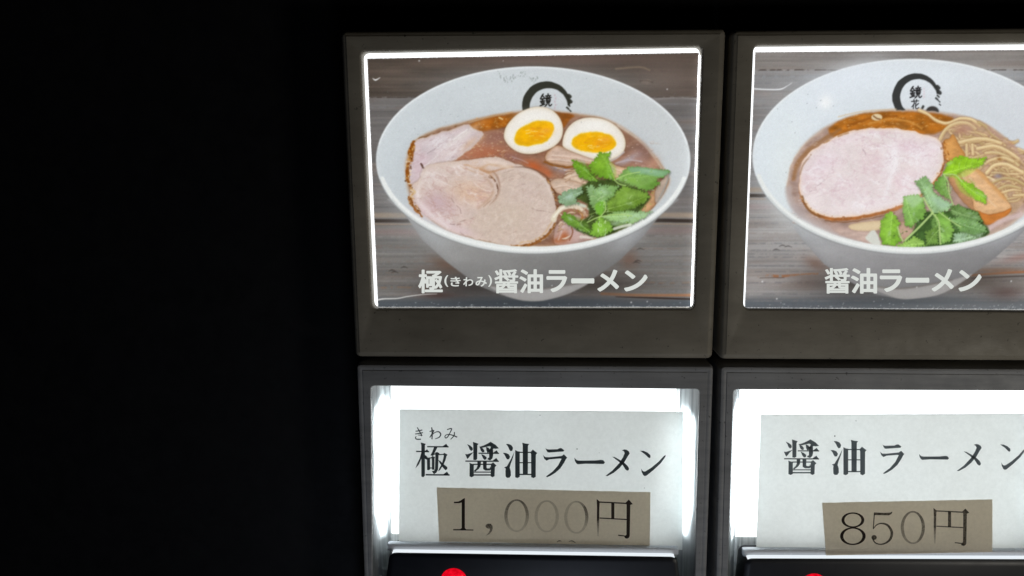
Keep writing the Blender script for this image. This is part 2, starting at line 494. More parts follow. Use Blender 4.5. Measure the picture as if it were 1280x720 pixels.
def finish(p, grain=0.014, edge=2.2, seed=5):
    """ink grain, dust and the frayed cut edge of the print"""
    r = np.random.RandomState(seed)
    def soften(a, w):
        q = np.pad(a, ((1, 1), (1, 1), (0, 0)), 'edge')
        b = (q[:-2, 1:-1] + q[2:, 1:-1] + q[1:-1, :-2] + q[1:-1, 2:]) / 4
        return a * (1 - w) + b * w
    p.img[:] = soften(soften(p.img, .55), .35)
    mott = p.N.fbm(p.X / 5.5 + 40, p.Y / 5.5 + 3, 3)[..., None]      # uneven ink of the print
    p.img *= 1 + .018 * mott
    g = r.normal(0, 1, (p.H, p.W)); g = (g + np.roll(g, 1, 0) + np.roll(g, 1, 1) + np.roll(np.roll(g, 1, 0), 1, 1)) / 2
    g2 = p.N.fbm(p.X / 2.2, p.Y / 2.2, 2)
    p.img *= (1 + grain * g * .6 + grain * 1.6 * g2)[..., None]
    p.img += r.normal(0, 1.2, (p.H, p.W, 3))
    ed = np.minimum(np.minimum(p.u, 1 - p.u) * p.W, np.minimum(p.v, 1 - p.v) * p.H) * .68
    fr = np.clip(.75 - ed / 1.5 + p.N.fbm(p.X / 1.0, p.Y / 1.0, 2) * 1.1, 0, 1)[..., None]
    p.img[:] = p.img * (1 - fr) + 240 * fr
    p.img[:] = np.clip(p.img, 3, 250)

def to_print(p, y, name, parent):
    P = at_many(p.X, p.Y, y).reshape(-1, 3)
    W, H = p.W, p.H
    me = bpy.data.meshes.new(name)
    me.vertices.add(W * H); me.vertices.foreach_set('co', P.ravel())
    i = np.arange(W * H).reshape(H, W)
    q = np.stack([i[1:, :-1], i[1:, 1:], i[:-1, 1:], i[:-1, :-1]], -1).reshape(-1, 4)
    me.loops.add(q.size); me.loops.foreach_set('vertex_index', q.ravel().astype(np.int32))
    me.polygons.add(len(q)); me.polygons.foreach_set('loop_start', (np.arange(len(q)) * 4).astype(np.int32))
    me.update(calc_edges=True)
    ca = me.color_attributes.new('print', 'FLOAT_COLOR', 'POINT')
    rgba = np.ones((W * H, 4)); rgba[:, :3] = lin(p.img.reshape(-1, 3))
    ca.data.foreach_set('color', rgba.astype(np.float32).ravel())
    return link(name, me, M_print, parent)

def leaf(p, P, col, col2, mid, edge=(52, 78, 30), serr=1.3):
    """herb leaf: pointed toothed outline, two tones, pale midrib and side veins, glossy patches"""
    P = [np.array(q, float) for q in P]
    c = sum(P) / len(P); xs = [q[0] for q in P]; ys = [q[1] for q in P]
    rnd = random.Random(int(c[0] * 13 + c[1] * 7))
    col = np.array(col, float) * .84 + np.array((182, 178, 100.0)) * .19; col2 = np.array(col2, float) * .84 + np.array((182, 178, 100.0)) * .19
    T = []
    for i in range(len(P)):                       # teeth along the outline
        q0, q1 = P[i], P[(i + 1) % len(P)]; d = q1 - q0; L = np.linalg.norm(d); n = max(1, int(L / 3.1)); nr = np.array((d[1], -d[0])) / (L + 1e-6)
        if np.dot(nr, (q0 + q1) / 2 - c) < 0: nr = -nr
        for k in range(n):
            T.append(q0 + d * k / n - (nr * rnd.uniform(.5, 2.3) if k else 0))
            T.append(q0 + d * (k + .72) / n + nr * rnd.uniform(0, 1.2))
    p.warp(serr * .5, 4.0)
    p.poly([q + np.array((.8, 1.6)) for q in T], (34, 44, 18), soft=1.8, op=.42, smooth=False)
    p.poly(T, col, soft=.7, smooth=False, edge=(edge, 1.0, .28), tex=(.2, 7, 5, c[0]), grad=(min(xs), min(ys), max(xs), max(ys), col2))
    a, b = [np.array(q, float) for q in mid]
    d = b - a; L = np.linalg.norm(d); d = d / L; nrm = np.array((-d[1], d[0]))
    # one half of the blade catches more light in the photograph
    half = [q for q in [a, a + d * L * .3 + nrm * L * .22, a + d * L * .7 + nrm * L * .18, b]]
    p.poly(half, np.clip((col + col2) / 2 + rnd.choice([-26, 22, 30]), 0, 235), soft=2.0, op=.45)
    p.warp(0.5, 8)
    vein = np.clip(col * .5 + col2 * .5 + 46, 0, 238)
    p.line([a, (a + b) / 2 + nrm * L * .03, b], vein, [1.2, .9, .3], .6, .75)
    for t in (.2, .36, .52, .68, .82):
        for sg in (-1, 1):
            q = a + d * L * t
            p.line([q, q + d * L * .12 + nrm * sg * L * .17], vein, [.6, .2], .5, .35, False)
            p.line([q + d * 1.2, q + d * (L * .12 + 1.2) + nrm * sg * L * .17], edge, [.6, .2], .6, .25, False)
    for k in range(5):
        q = a + d * L * rnd.uniform(.1, .9) + nrm * L * rnd.uniform(-.2, .2)
        p.glow(q[0], q[1], L * .10, L * .04, rnd.choice([np.clip(col2 + 44, 0, 240), np.array((176, 200, 178.0)), col * .72]), .38, math.atan2(d[1], d[0]) + rnd.uniform(-.5, .5))
    p.warp(0, 1)

def kyo(p, x0, y0, w, h, col, op=.95):
    """brush-written character in the emblem"""
    S = [((.05, .38), (.20, .10), (.30, 0)), ((.22, .12), (.42, .34)), ((.10, .42), (.40, .38)), ((.05, .60), (.42, .54)),
         ((.24, .40), (.24, .86)), ((.10, .68), (.16, .78)), ((.38, .66), (.32, .78)), ((.02, .95), (.45, .82)),
         ((.72, 0), (.74, .10)), ((.52, .16), (.95, .12)), ((.62, .18), (.66, .28)), ((.86, .16), (.80, .28)), ((.48, .34), (1.0, .28)),
         ((.58, .42), (.58, .66)), ((.58, .42), (.90, .40), (.88, .64)), ((.60, .54), (.86, .52)), ((.60, .66), (.86, .63)),
         ((.66, .68), (.60, .86), (.44, 1.0)), ((.80, .66), (.80, .88), (.90, .96), (1.04, .84))]
    for q in S:
        p.line([(x0 + a * w, y0 + b * h) for a, b in q], col, [w * .13, w * .10], .45, op)
def hana(p, x0, y0, w, h, col, op=.95):
    S = [((0, .20), (1, .14)), ((.32, 0), (.34, .32)), ((.70, 0), (.64, .30)), ((.40, .36), (.25, .6), (.02, .78)),
         ((.24, .58), (.24, 1.0)), ((.95, .42), (.55, .72)), ((.58, .38), (.56, .88), (.75, .98), (1.0, .86))]
    for q in S:
        p.line([(x0 + a * w, y0 + b * h) for a, b in q], col, [w * .15, w * .11], .45, op)
def emblem(p, cx, cy, r, a0, a1, col, tail=True):
    t = np.linspace(math.radians(a0), math.radians(a1), 40)
    p.warp(.5, 6)
    wd = np.interp(np.linspace(0, 1, 8), [0, .25, .55, .8, 1], [.30 * r, .33 * r, .27 * r, .19 * r, .11 * r])
    p.line([(cx + r * .86 * math.cos(a), cy - r * .86 * math.sin(a)) for a in t], col, list(wd), .6, .95)
    if tail:
        for dx, dy, s in ((.86, -.42, 4.2), (.90, -.22, 4.6), (.86, -.05, 2.0), (.80, .06, 2.4), (.90, .16, 1.5), (.93, .3, 1.2)):
            p.line([(cx + r * dx - 1, cy + r * dy - .6), (cx + r * dx + .8, cy + r * dy + 1.2)], col, s, .6, .9, False)
    p.warp(0, 1)

def bowl(p, cx, cy, rx, ry, soup, base, inner, inner2, outer):
    """bowl: outside with foot, inside wall, soup surface and the bright front rim"""
    # shade under the bowl on the table, as photographed
    p.glow(cx - 70, cy + 158, 70, 20, (50, 45, 43), .75)
    p.glow(cx + 75, cy + 155, 70, 18, (58, 50, 45), .7)
    p.glow(cx, cy + 178, 110, 9, (52, 58, 64), .6)
    L = [(cx - .93 * rx, cy + .42 * ry)] + base[0]
    R = base[1] + [(cx + .93 * rx, cy + .42 * ry)]
    body = L + R + [(cx, cy)]
    p.poly(body, outer, soft=1.0, smooth=False, tex=(.05, 30, 12, 2), grad=(cx - 10, cy + 96, cx + 6, cy + 168, np.array(outer) * .74), edge=((112, 110, 110), 4, .35))
    p.glow(cx - 125, cy + 95, 26, 12, (172, 174, 176), .6, .6)
    p.glow(cx + 120, cy + 95, 28, 12, (178, 180, 184), .6, -.6)
    f0 = base[2]
    p.poly(f0, (160, 157, 155), soft=1.2, smooth=True, edge=((140, 136, 133), 3, .4))
    p.line([f0[0], f0[1], f0[2]], (104, 97, 92), 2.0, 1.4, .6)
    # rim ellipse and inside
    p.ell(cx, cy, rx, ry, inner, n=90, soft=1.0, grad=(cx - rx * .9, cy + 10, cx + rx * .8, cy - 20, inner2), tex=(.015, 25, 25, 4), edge=((235, 238, 238), 3, .5))
    p.glow(cx - rx * .72, cy + ry * .38, 40, 40, np.array(inner) * .93, .6)
    p.glow(cx, cy - ry * .80, 120, 20, np.array(inner) * 1.03, .5)
    p.poly([(cx + (x - cx) * 1.05, cy + (y - cy) * 1.06 - 1) for x, y in soup], np.array(inner) * .95, soft=9, op=.55)
    p.poly([(cx + (x - cx) * 1.012, cy + (y - cy) * 1.014) for x, y in soup], (206, 190, 172), soft=2.6, op=.6)
    p.poly(soup, (150, 118, 108), soft=3.2, op=.5)
    t = np.linspace(math.radians(190), math.radians(350), 60)
    p.line([(cx + (rx - 1.2) * math.cos(a), cy + (ry - 1.2) * math.sin(a)) for a in t], (238, 241, 242), 1.6, .9, .7)
    # front rim
    t = np.linspace(math.radians(12), math.radians(168), 60)
    p.line([(cx + (rx - 3.8) * math.cos(a), cy + (ry - 5.2) * math.sin(a)) for a in t], (232, 234, 231), list(5 + 3.6 * np.sin(t) ** 2), 1.0, 1.0)
    p.line([(cx + (rx - .2) * math.cos(a), cy + (ry + .6) * math.sin(a)) for a in t], (128, 128, 126), list(1 + 1.0 * np.sin(t)), 1.4, .5)

def front_rim(p, cx, cy, rx, ry, a0=25, a1=155):
    t = np.linspace(math.radians(a0), math.radians(a1), 60)
    p.line([(cx + (rx - 3.6) * math.cos(a), cy + (ry - 5.0) * math.sin(a)) for a in t], (230, 232, 229), list(1.0 + 6.2 * np.sin(np.linspace(0, math.pi, 60)) ** .7), 1.0, 1.0)
    p.line([(cx + (rx - 5) * math.cos(a), cy + (ry - 4.6) * math.sin(a)) for a in t], (244, 245, 243), 1.4, 1.0, .7)
    p.line([(cx + (rx - 2) * math.cos(a), cy + (ry - 1.2) * math.sin(a)) for a in t], (196, 199, 198), 2.0, 1.2, .6)

def drops(p, rnd, P, n, r=(.8, 2.2), col=(214, 170, 120), dark=(120, 74, 44), op=.6):
    """oil drops floating on the broth"""
    P = np.array(P, float); x0, y0 = P.min(0); x1, y1 = P.max(0)
    for k in range(n):
        x, y, q = rnd.uniform(x0, x1), rnd.uniform(y0, y1), rnd.uniform(*r); o = op * rnd.uniform(.3, 1)
        t = np.linspace(.3, 6.0, 9)
        p.line([(x + q * math.cos(a), y + q * .55 * math.sin(a)) for a in t], col, .55, .5, o)
        p.line([(x + q * math.cos(a), y + .5 + q * .55 * math.sin(a)) for a in t[:5]], dark, .5, .5, o * .6)
        p.glow(x - q * .3, y - q * .2, .5, .4, (246, 232, 214), o)
def shards(p, rnd, P, n, cols, size=(1.2, 4.0), op=.8):
    """small jagged bits of leaf and shade between the leaves"""
    for k in range(n):
        c = P[rnd.randrange(len(P))]; x = c[0] + rnd.gauss(0, 3.5); y = c[1] + rnd.gauss(0, 2.8)
        a = rnd.uniform(0, 6.28); L = rnd.uniform(*size); wd = L * rnd.uniform(.2, .5)
        d = np.array((math.cos(a), math.sin(a))); nn = np.array((-d[1], d[0])); q = np.array((x, y))
        p.poly([q - d * L * .5, q + nn * wd * .5, q + d * L * .6, q - nn * wd * .5], rnd.choice(cols), soft=.6, op=op * rnd.uniform(.4, 1), smooth=False)
def fibres(p, rnd, cx, cy, r0, r1, asp, a0, a1, cols, n, w=(.5, 1.2), op=.4, rot=0.0):
    """fine muscle and fat fibres following arcs round a centre"""
    c_, s_ = math.cos(rot), math.sin(rot)
    for k in range(n):
        r = rnd.uniform(r0, r1); a = rnd.uniform(a0, a1); L = rnd.uniform(.15, .5); wob = rnd.uniform(-.06, .06)
        pts = []
        for j in range(4):
            b = a + L * j / 3; rr = r * (1 + wob * j)
            x, y = rr * math.cos(b), rr * asp * math.sin(b)
            pts.append((cx + x * c_ - y * s_, cy + x * s_ + y * c_))
        p.line(pts, rnd.choice(cols), [.3, rnd.uniform(*w), .3], .8, op * rnd.uniform(.4, 1))

def paint_photo_one():
    p = Painter([(458.8, 73.0), (873.6, 65.6), (863.6, 384.0), (472.3, 384.2)], seed=11)
    rnd = random.Random(4)
    wood(p, 450, 885, (72, 63, 56), (102, 98, 96), (110, 107, 104))
    # table details
    p.glow(700, 74, 130, 9, (118, 98, 90), .7); p.glow(835, 95, 40, 26, (116, 100, 92), .6)
    p.line([(800, 101.5), (808, 101), (816, 103)], (58, 46, 40), [1, 2.6, 1], .8, .8); p.ell(808, 102, 6, 3, (140, 122, 108), soft=2, op=.4)
    p.line([(820, 124), (850, 122), (872, 124)], (148, 144, 140), 1.5, 1.2, .5); p.line([(770, 86), (800, 84), (812, 88)], (150, 128, 104), 2, 1.5, .5)
    for y, c, o in ((92, (88, 74, 68), .5), (108, (92, 80, 74), .5), (134, (128, 128, 132), .4), (150, (96, 94, 98), .4), (170, (130, 130, 134), .35),
                    (190, (98, 98, 104), .35), (215, (128, 126, 132), .35), (240, (100, 98, 106), .4), (255, (118, 108, 108), .4)):
        p.line([(455, y), (880, y - 4)], c, rnd.uniform(1, 4), 2, o, False, broken=.42)
    for y in range(296, 372, 5):
        c = rnd.choice([(98, 98, 100), (142, 136, 134), (120, 104, 96), (86, 84, 86), (134, 132, 136)])
        p.line([(455, y + rnd.uniform(-2, 2)), (885, y + rnd.uniform(-3, 2))], c, rnd.uniform(.8, 2.4), 1.0, .5, False, broken=.4)
    p.glow(556, 330, 20, 8, (104, 78, 64), .65, .4); p.line([(474, 360), (500, 359), (540, 361)], (138, 108, 86), 2.2, 1.4, .5, broken=.4); p.glow(548, 369, 24, 4, (88, 58, 50), .7)
    p.glow(786, 324, 12, 12, (112, 82, 68), .6, -.5); p.line([(800, 352), (830, 354), (864, 353)], (140, 112, 92), 2.2, 1.4, .5, broken=.4)
    p.line([(752, 367), (800, 369), (866, 369)], (168, 114, 78), 3.2, 1.4, .8); p.line([(770, 371), (820, 372.5), (866, 374)], (50, 36, 30), [1, 2.2, 1.8], .8, .85)
    for x, y in ((505, 334), (493, 340), (490, 338), (800, 311), (795, 328), (797, 326)):
        p.line([(x - 4, y + 1), (x, y - .5), (x + 5, y + 1)], (60, 52, 48), [.5, 2, .5], .7, .6)
    cx, cy, rx, ry = 666.5, 200.0, 196.5, 117.0
    soup = [(508, 222), (508, 200), (517, 178), (540, 164), (570, 155), (600, 147.5), (640, 140), (680, 137.5), (720, 142), (752, 147), (775, 157), (798, 173), (816, 192),
            (832, 214), (836, 228), (822, 252), (795, 276), (760, 294), (720, 304), (680, 308.5), (640, 307), (600, 300), (562, 288), (532, 269), (514, 248)]
    bowl(p, cx, cy, rx, ry, soup,
         ([(506, 268), (528, 300), (559, 328), (598, 357), (626, 368.5), (654, 376)], [(679, 376), (712, 366.5), (742, 348), (774, 326), (801, 299), (826, 268)],
          [(614, 357), (668, 362), (735, 352), (712, 366.5), (679, 375.6), (654, 375.6), (630, 369)]),
         (204, 210, 213), (201, 204, 205), (150, 148, 146))
    # stains at the top of the bowl
    for k in range(46):
        x = rnd.uniform(622, 672); y = 95 + 4 * math.sin(x * .2) + rnd.uniform(-4, 4)
        p.line([(x, y), (x + rnd.uniform(-.8, .8), y + rnd.uniform(.5, 2.2))], (120, 128, 122), rnd.uniform(.5, 1.2), .6, rnd.uniform(.2, .7), False)
    emblem(p, 684.5, 133, 31.5, 186, 6, (46, 46, 38))
    kyo(p, 675, 117.5, 14, 15.5, (30, 28, 24))
    for k in range(5): p.glow(693.5 + (k % 2), 119 + 4 * k, 1.0, 1.2, (196, 150, 160), .55)
    # ---- soup
    p.warp(1.0, 9)
    p.poly(soup, (146, 106, 84), soft=1.3, tex=(.26, 18, 8, 3), edge=((196, 172, 142), 2.2, .8))
    p.marble(soup, (196, 160, 140), 26, 8, 9, .5, 3.3); p.marble(soup, (112, 70, 50), 30, 9, 7, .5, 8.1)
    p.poly([(578, 160), (600, 150.5), (628, 144.5), (650, 141), (650, 150), (640, 157), (622, 161), (606, 164), (594, 163), (586, 159)], (164, 92, 24), soft=2.0, tex=(.3, 10, 5, 1), edge=((128, 70, 20), 2, .4))
    p.poly([(690, 140), (704, 141), (718, 145), (712, 150), (704, 160), (698, 150)], (138, 76, 24), soft=1.6, tex=(.3, 8, 5, 6))
    p.warp(0, 1)
    p.line([(586, 153), (610, 146.5), (640, 140.5)], (196, 160, 112), 1.4, 1.0, .7); p.line([(624, 147), (628, 149)], (232, 206, 150), 2, .8, .8, False)
    p.glow(598, 188, 26, 12, (190, 122, 92), .75, -.3); p.glow(618, 176, 22, 12, (150, 112, 100), .6); p.glow(628, 200, 26, 8, (152, 104, 86), .6)
    p.glow(668, 208, 14, 6, (186, 92, 48), .95, .4); p.glow(684, 216, 8, 5, (190, 100, 60), .8, .7); p.glow(700, 211, 14, 5, (150, 138, 146), .7, .3)
    p.glow(800, 196, 16, 12, (164, 132, 126), .7, .9); p.glow(784, 200, 14, 4, (172, 166, 178), .7, -.5); p.glow(812, 206, 8, 8, (182, 138, 118), .6)
    p.line([(772, 157), (796, 173), (815, 193), (828, 212)], (214, 200, 186), 2.2, 1.5, .7)
    p.glow(612, 192, 24, 9, (176, 104, 72), .7, -.15); p.glow(640, 196, 14, 5, (140, 98, 92), .6, .2); p.glow(625, 170, 12, 6, (140, 96, 84), .6); p.glow(596, 176, 12, 5, (206, 164, 128), .5, -.6)
    p.glow(804, 186, 12, 5, (126, 92, 82), .6, .8); p.glow(818, 204, 6, 8, (196, 150, 124), .6, .5); p.line([(770, 204), (786, 200), (802, 202)], (198, 188, 194), 1.6, 1.3, .7)
    p.line([(692, 207), (702, 212), (712, 213)], (206, 200, 206), 1.8, 1.2, .8); p.line([(640, 196), (652, 200), (660, 204)], (206, 184, 180), 1.2, 1.2, .5)
    drops(p, rnd, [(588, 164), (642, 204)], 46); drops(p, rnd, [(780, 172), (824, 210)], 18, col=(204, 176, 160)); drops(p, rnd, [(596, 147), (640, 160)], 22, col=(222, 160, 70))
    soup_sp = [(590, 165), (645, 205)]
    p.specks(soup_sp, (214, 178, 160), 60, (.4, .9), .6, rnd); p.specks(soup_sp, (224, 200, 190), 30, (.3, .6), .8, rnd)
    p.specks([(782, 175), (822, 208)], (212, 190, 186), 16, (.3, .6), .6, rnd)
    # ---- back slice of pork
    p.warp(1.6, 7)
    back = [(512, 188), (509, 205), (508, 220), (512, 231), (520, 231), (530, 223), (534, 210), (562, 204), (578, 194), (604, 170), (592, 160), (583, 155.5), (560, 163), (532, 171), (517, 177)]
    p.poly(back, (208, 191, 193), soft=1.0, tex=(.09, 9, 9, 8), edge=((196, 168, 140), 1.6, .7))
    p.glow(545, 178, 16, 7, (224, 216, 218), .8, -.4); p.glow(575, 172, 26, 5, (226, 216, 210), .8, -.6); p.glow(560, 192, 28, 5, (222, 206, 202), .7, -.55)
    p.glow(586, 180, 14, 4, (212, 176, 142), .6, -.7); p.glow(524, 214, 9, 12, (204, 178, 184), .8); p.glow(527, 200, 9, 8, (212, 190, 196), .8)
    p.line([(535, 191), (542, 187), (548, 183)], (150, 132, 136), .9, .7, .7); p.line([(566, 174), (576, 168), (584, 162)], (240, 234, 230), 1.6, 1, .8)
    for k in range(7): p.line([(540 + 4 * k, 201 - 3.2 * k), (545 + 4 * k, 196 - 3.2 * k)], (230, 218, 214), .8, .6, .5, False)
    p.line([(526, 205), (529, 210), (533, 211)], (70, 40, 28), [2.2, 2.6, 1], .7, .9)
    p.line([(527, 212), (525, 220), (528, 224)], (150, 112, 112), 1.2, .8, .6)
    p.line([(517, 176), (532, 170), (550, 165), (572, 157)], (120, 84, 48), 1.4, .7, .7, broken=.42)
    for a, b, w in (((517, 177), (512, 192), 4.5), ((516, 182), (513, 200), 6), ((511, 205), (509.5, 216), 4), ((509, 214), (511, 226), 4.5)):
        p.line([a, ((a[0] + b[0]) / 2 - .6, (a[1] + b[1]) / 2), b], (140, 78, 22), w, 1.0, .9)
    for k in range(46):
        y = rnd.uniform(178, 231); x = 511 + 4.5 * math.exp(-((y - 186) / 12) ** 2) + rnd.uniform(-3.5, 3.5)
        p.line([(x, y), (x + rnd.uniform(-1, 1), y + rnd.uniform(-1.5, 1.5))], rnd.choice([(86, 44, 12), (206, 160, 92), (176, 106, 34), (228, 206, 170)]), rnd.uniform(.8, 2), .6, .8, False)
    # ---- main slice
    main = [(512, 240), (515, 232), (524, 224), (534, 207), (560, 203), (600, 198), (622, 196.5), (640, 203), (654, 208), (670, 214), (684, 226), (692, 245), (696, 263), (694, 281),
            (685, 295), (668, 304.5), (645, 308), (600, 300), (561, 288), (531, 268), (515, 251)]
    p.poly(main, (96, 66, 44), soft=2.4, op=.55)
    p.poly(main, (212, 192, 182), soft=1.0, tex=(.07, 8, 8, 12), edge=((206, 180, 158), 2.0, .5))
    p.warp(1.2, 9)
    p.poly([(620, 217), (636, 213), (654, 210.5), (669, 215.5), (682, 226), (690, 244), (694, 263), (691, 280), (682, 293), (664, 302), (640, 304), (600, 297), (585, 285), (597, 265), (613, 252), (621, 236)], (206, 186, 172), soft=5, op=.9, tex=(.06, 5, 5, 20))
    p.glow(660, 240, 26, 18, (212, 192, 184), .6); p.glow(640, 270, 30, 16, (206, 187, 170), .6); p.glow(676, 275, 14, 18, (212, 190, 180), .6)
    p.glow(548, 253, 19, 15, (200, 174, 178), .95, .3); p.glow(560, 262, 14, 8, (204, 180, 180), .6)
    p.glow(588, 240, 24, 13, (216, 184, 160), .95); p.glow(600, 246, 14, 7, (218, 178, 152), .7)
    p.glow(540, 222, 14, 10, (222, 208, 204), .8); p.glow(575, 210, 30, 5, (222, 206, 196), .8); p.glow(530, 262, 14, 9, (216, 190, 192), .8, .6)
    p.glow(556, 278, 24, 6, (224, 206, 208), .8, .45); p.glow(596, 256, 9, 4, (228, 206, 192), .9); p.glow(575, 288, 20, 6, (218, 194, 194), .7, .25)
    p.line([(522, 240), (524, 252), (536, 266), (552, 276), (560, 284)], (230, 216, 214), 4, 2.6, .75); p.line([(535, 214), (528, 226), (522, 240)], (230, 218, 212), 4, 2.6, .6)
    p.line([(580, 206), (596, 210), (610, 216), (617, 224)], (200, 160, 126), 2.2, 1.4, .8); p.line([(600, 211), (612, 206), (628, 208), (640, 209)], (206, 170, 136), 3, 2, .7)
    p.line([(576, 208), (590, 214), (604, 218)], (196, 156, 124), 1.2, .9, .6); p.line([(606, 202), (620, 203), (632, 205)], (228, 208, 194), 4, 2.2, .8)
    p.line([(611, 221), (618, 226), (621, 234), (620, 243), (615, 250), (604, 258)], (150, 116, 92), [2, 1.4, 1.6, 1, .8], .9, .75, broken=.3)
    p.line([(614, 222), (619.5, 229), (621.5, 236)], (76, 48, 34), 1.3, .7, .7, broken=.42)
    p.line([(626, 216), (634, 215), (644, 211)], (150, 126, 112), 1.0, .7, .6, broken=.4)
    for q, w in ((((563, 280), (569, 281), (576, 280)), 1.6), (((575, 277), (584, 274.5), (592, 272)), 1.0), (((564, 248), (569, 255), (575, 261), (576, 268)), 1.3),
                 (((664, 259.5), (672, 263), (690, 265.5)), .9), (((576, 291), (582, 296)), 1.2), (((596, 241), (604, 239)), .7), (((650, 232), (656, 230)), .8)):
        p.line(list(q), (122, 94, 90), [w * .4, w * .9, w * .3], .7, .6, broken=.32)
    p.warp(1.4, 4)
    p.line([(635, 308), (655, 307), (672, 302.5), (686, 292), (694, 279)], (142, 86, 36), [1.2, 3, 3.4, 3.2, 2], .9, .9); p.line([(650, 303.5), (670, 299), (682, 290), (690, 277)], (206, 170, 126), 1.6, 1.2, .7)
    p.line([(684, 224), (692, 238), (696, 252), (696, 264)], (122, 80, 50), 2.4, 1.0, .8, broken=.36)
    p.line([(511.5, 246), (514, 254), (521, 264), (528, 270)], (150, 88, 34), [3, 4.4, 4, 2], 1.0, .9); p.line([(514, 236), (518, 240), (513, 247)], (216, 186, 140), 3, 1.2, .9)
    for k in range(60):
        t = rnd.random(); x = 512 + 16 * t + rnd.uniform(-2, 2); y = 246 + 24 * t + rnd.uniform(-2, 2)
        if k > 24: y = rnd.uniform(222, 270); x = 684 + 12 * (1 - ((268 - y) / 46) ** 2) + rnd.uniform(-1.5, 1.8)
        p.line([(x, y), (x + .7, y + .8)], rnd.choice([(92, 50, 20), (210, 172, 120), (160, 100, 50)]), rnd.uniform(.7, 1.5), .6, .7, False)
    p.warp(0, 1)
    lt, dk = (230, 214, 206), (196, 170, 152)
    fibres(p, rnd, 586, 240, 14, 38, .55, 3.0, 7.2, [lt, (224, 200, 180), (204, 166, 136), dk], 90)
    fibres(p, rnd, 548, 253, 8, 26, .8, 0, 6.28, [(224, 206, 206), (190, 162, 166), (206, 182, 184)], 70)
    fibres(p, rnd, 640, 262, 14, 56, .72, 0, 6.28, [(218, 200, 186), (190, 166, 150), (222, 204, 192)], 130, op=.32)
    fibres(p, rnd, 560, 290, 30, 60, .5, 3.6, 5.6, [(226, 208, 206), (206, 178, 174)], 40)
    fibres(p, rnd, 612, 208, 4, 26, .35, 2.8, 6.4, [(232, 214, 200), (200, 164, 130)], 40)
    fibres(p, rnd, 540, 200, 6, 40, .6, 4.2, 6.6, [(232, 222, 222), (196, 172, 176)], 50)
    sliceA = [(520, 236), (534, 210), (562, 205), (600, 202), (618, 222), (618, 244), (600, 262), (590, 284), (560, 285), (532, 266), (518, 250)]
    sliceB = [(624, 219), (654, 212), (680, 226), (692, 250), (692, 278), (676, 298), (640, 304), (600, 296), (592, 278), (612, 256), (622, 240)]
    p.marble(sliceA, (236, 224, 220), 20, 9, 8, .75, 2.2, .5); p.marble(sliceA, (192, 156, 148), 15, 7, 10, .55, 6.4, .3); p.marble(sliceA, (164, 122, 108), 11, 5, 14, .4, 9.0, .6)
    p.marble(sliceB, (226, 210, 198), 13, 9, 9, .5, 4.7, -.4); p.marble(sliceB, (182, 154, 140), 10, 7, 12, .42, 7.7, -.5); p.marble(back, (234, 226, 226), 18, 6, 8, .7, 1.4, -.6); p.marble(back, (180, 150, 152), 12, 5, 12, .5, 3.9, -.6)
    p.line([(606, 222), (614, 230), (616, 240), (610, 250), (598, 260)], (176, 138, 112), 3.0, 2.2, .45); p.line([(624, 220), (623, 238), (612, 256)], (224, 206, 194), 2.4, 1.8, .6)
    p.line([(616, 214), (622, 222), (624.5, 234), (621, 246), (612, 256)], (140, 100, 78), [1.0, 2.6, 2.2, 1.6, .6], 1.6, .55)
    p.line([(612, 219), (619, 226), (622.5, 236), (620, 245)], (92, 58, 40), [.6, 1.5, 1.3, .5], .7, .75, broken=.25)
    p.line([(600, 212), (610, 215), (618, 214), (628, 211), (640, 209)], (176, 128, 92), [1, 2.4, 2.6, 2, 1], 1.3, .65)
    p.line([(640, 209), (656, 209), (672, 214), (686, 224), (695, 242)], (86, 52, 36), [.6, 1.6, 1.8, 1.8, 1.4], 1.2, .5)
    p.line([(650, 213), (668, 217), (681, 227), (689, 244)], (228, 212, 202), 2.0, 1.4, .55)
    p.glow(606, 213, 14, 4, (190, 146, 112), .55, .35); p.glow(634, 209, 10, 2.4, (226, 206, 190), .7, .2)
    for k in range(70):      # frayed browned rim of the slice
        t = rnd.random()
        if t < .5: x = 636 + 58 * t * 2; y = 308 - 26 * max(0, (x - 650) / 44) ** 1.8
        else: x = 512 + 4 * rnd.random(); y = rnd.uniform(232, 256)
        p.line([(x + rnd.uniform(-1.4, 1.4), y + rnd.uniform(-2, 1)), (x + rnd.uniform(-2, 2), y + rnd.uniform(-2, 2))], rnd.choice([(96, 54, 22), (168, 108, 50), (214, 178, 130), (124, 74, 32)]), rnd.uniform(.6, 1.6), .6, .7, False)
    p.glow(700, 262, 5, 30, (92, 62, 44), .25)
    for k in range(220):      # grain of the meat
        x, y = rnd.uniform(600, 692), rnd.uniform(222, 302)
        p.glow(x, y, rnd.uniform(.8, 2), rnd.uniform(.6, 1.4), rnd.choice([(224, 206, 192), (190, 168, 154)]), .35)
    # ---- bamboo shoots and noodles beside the meat
    p.warp(.9, 6)
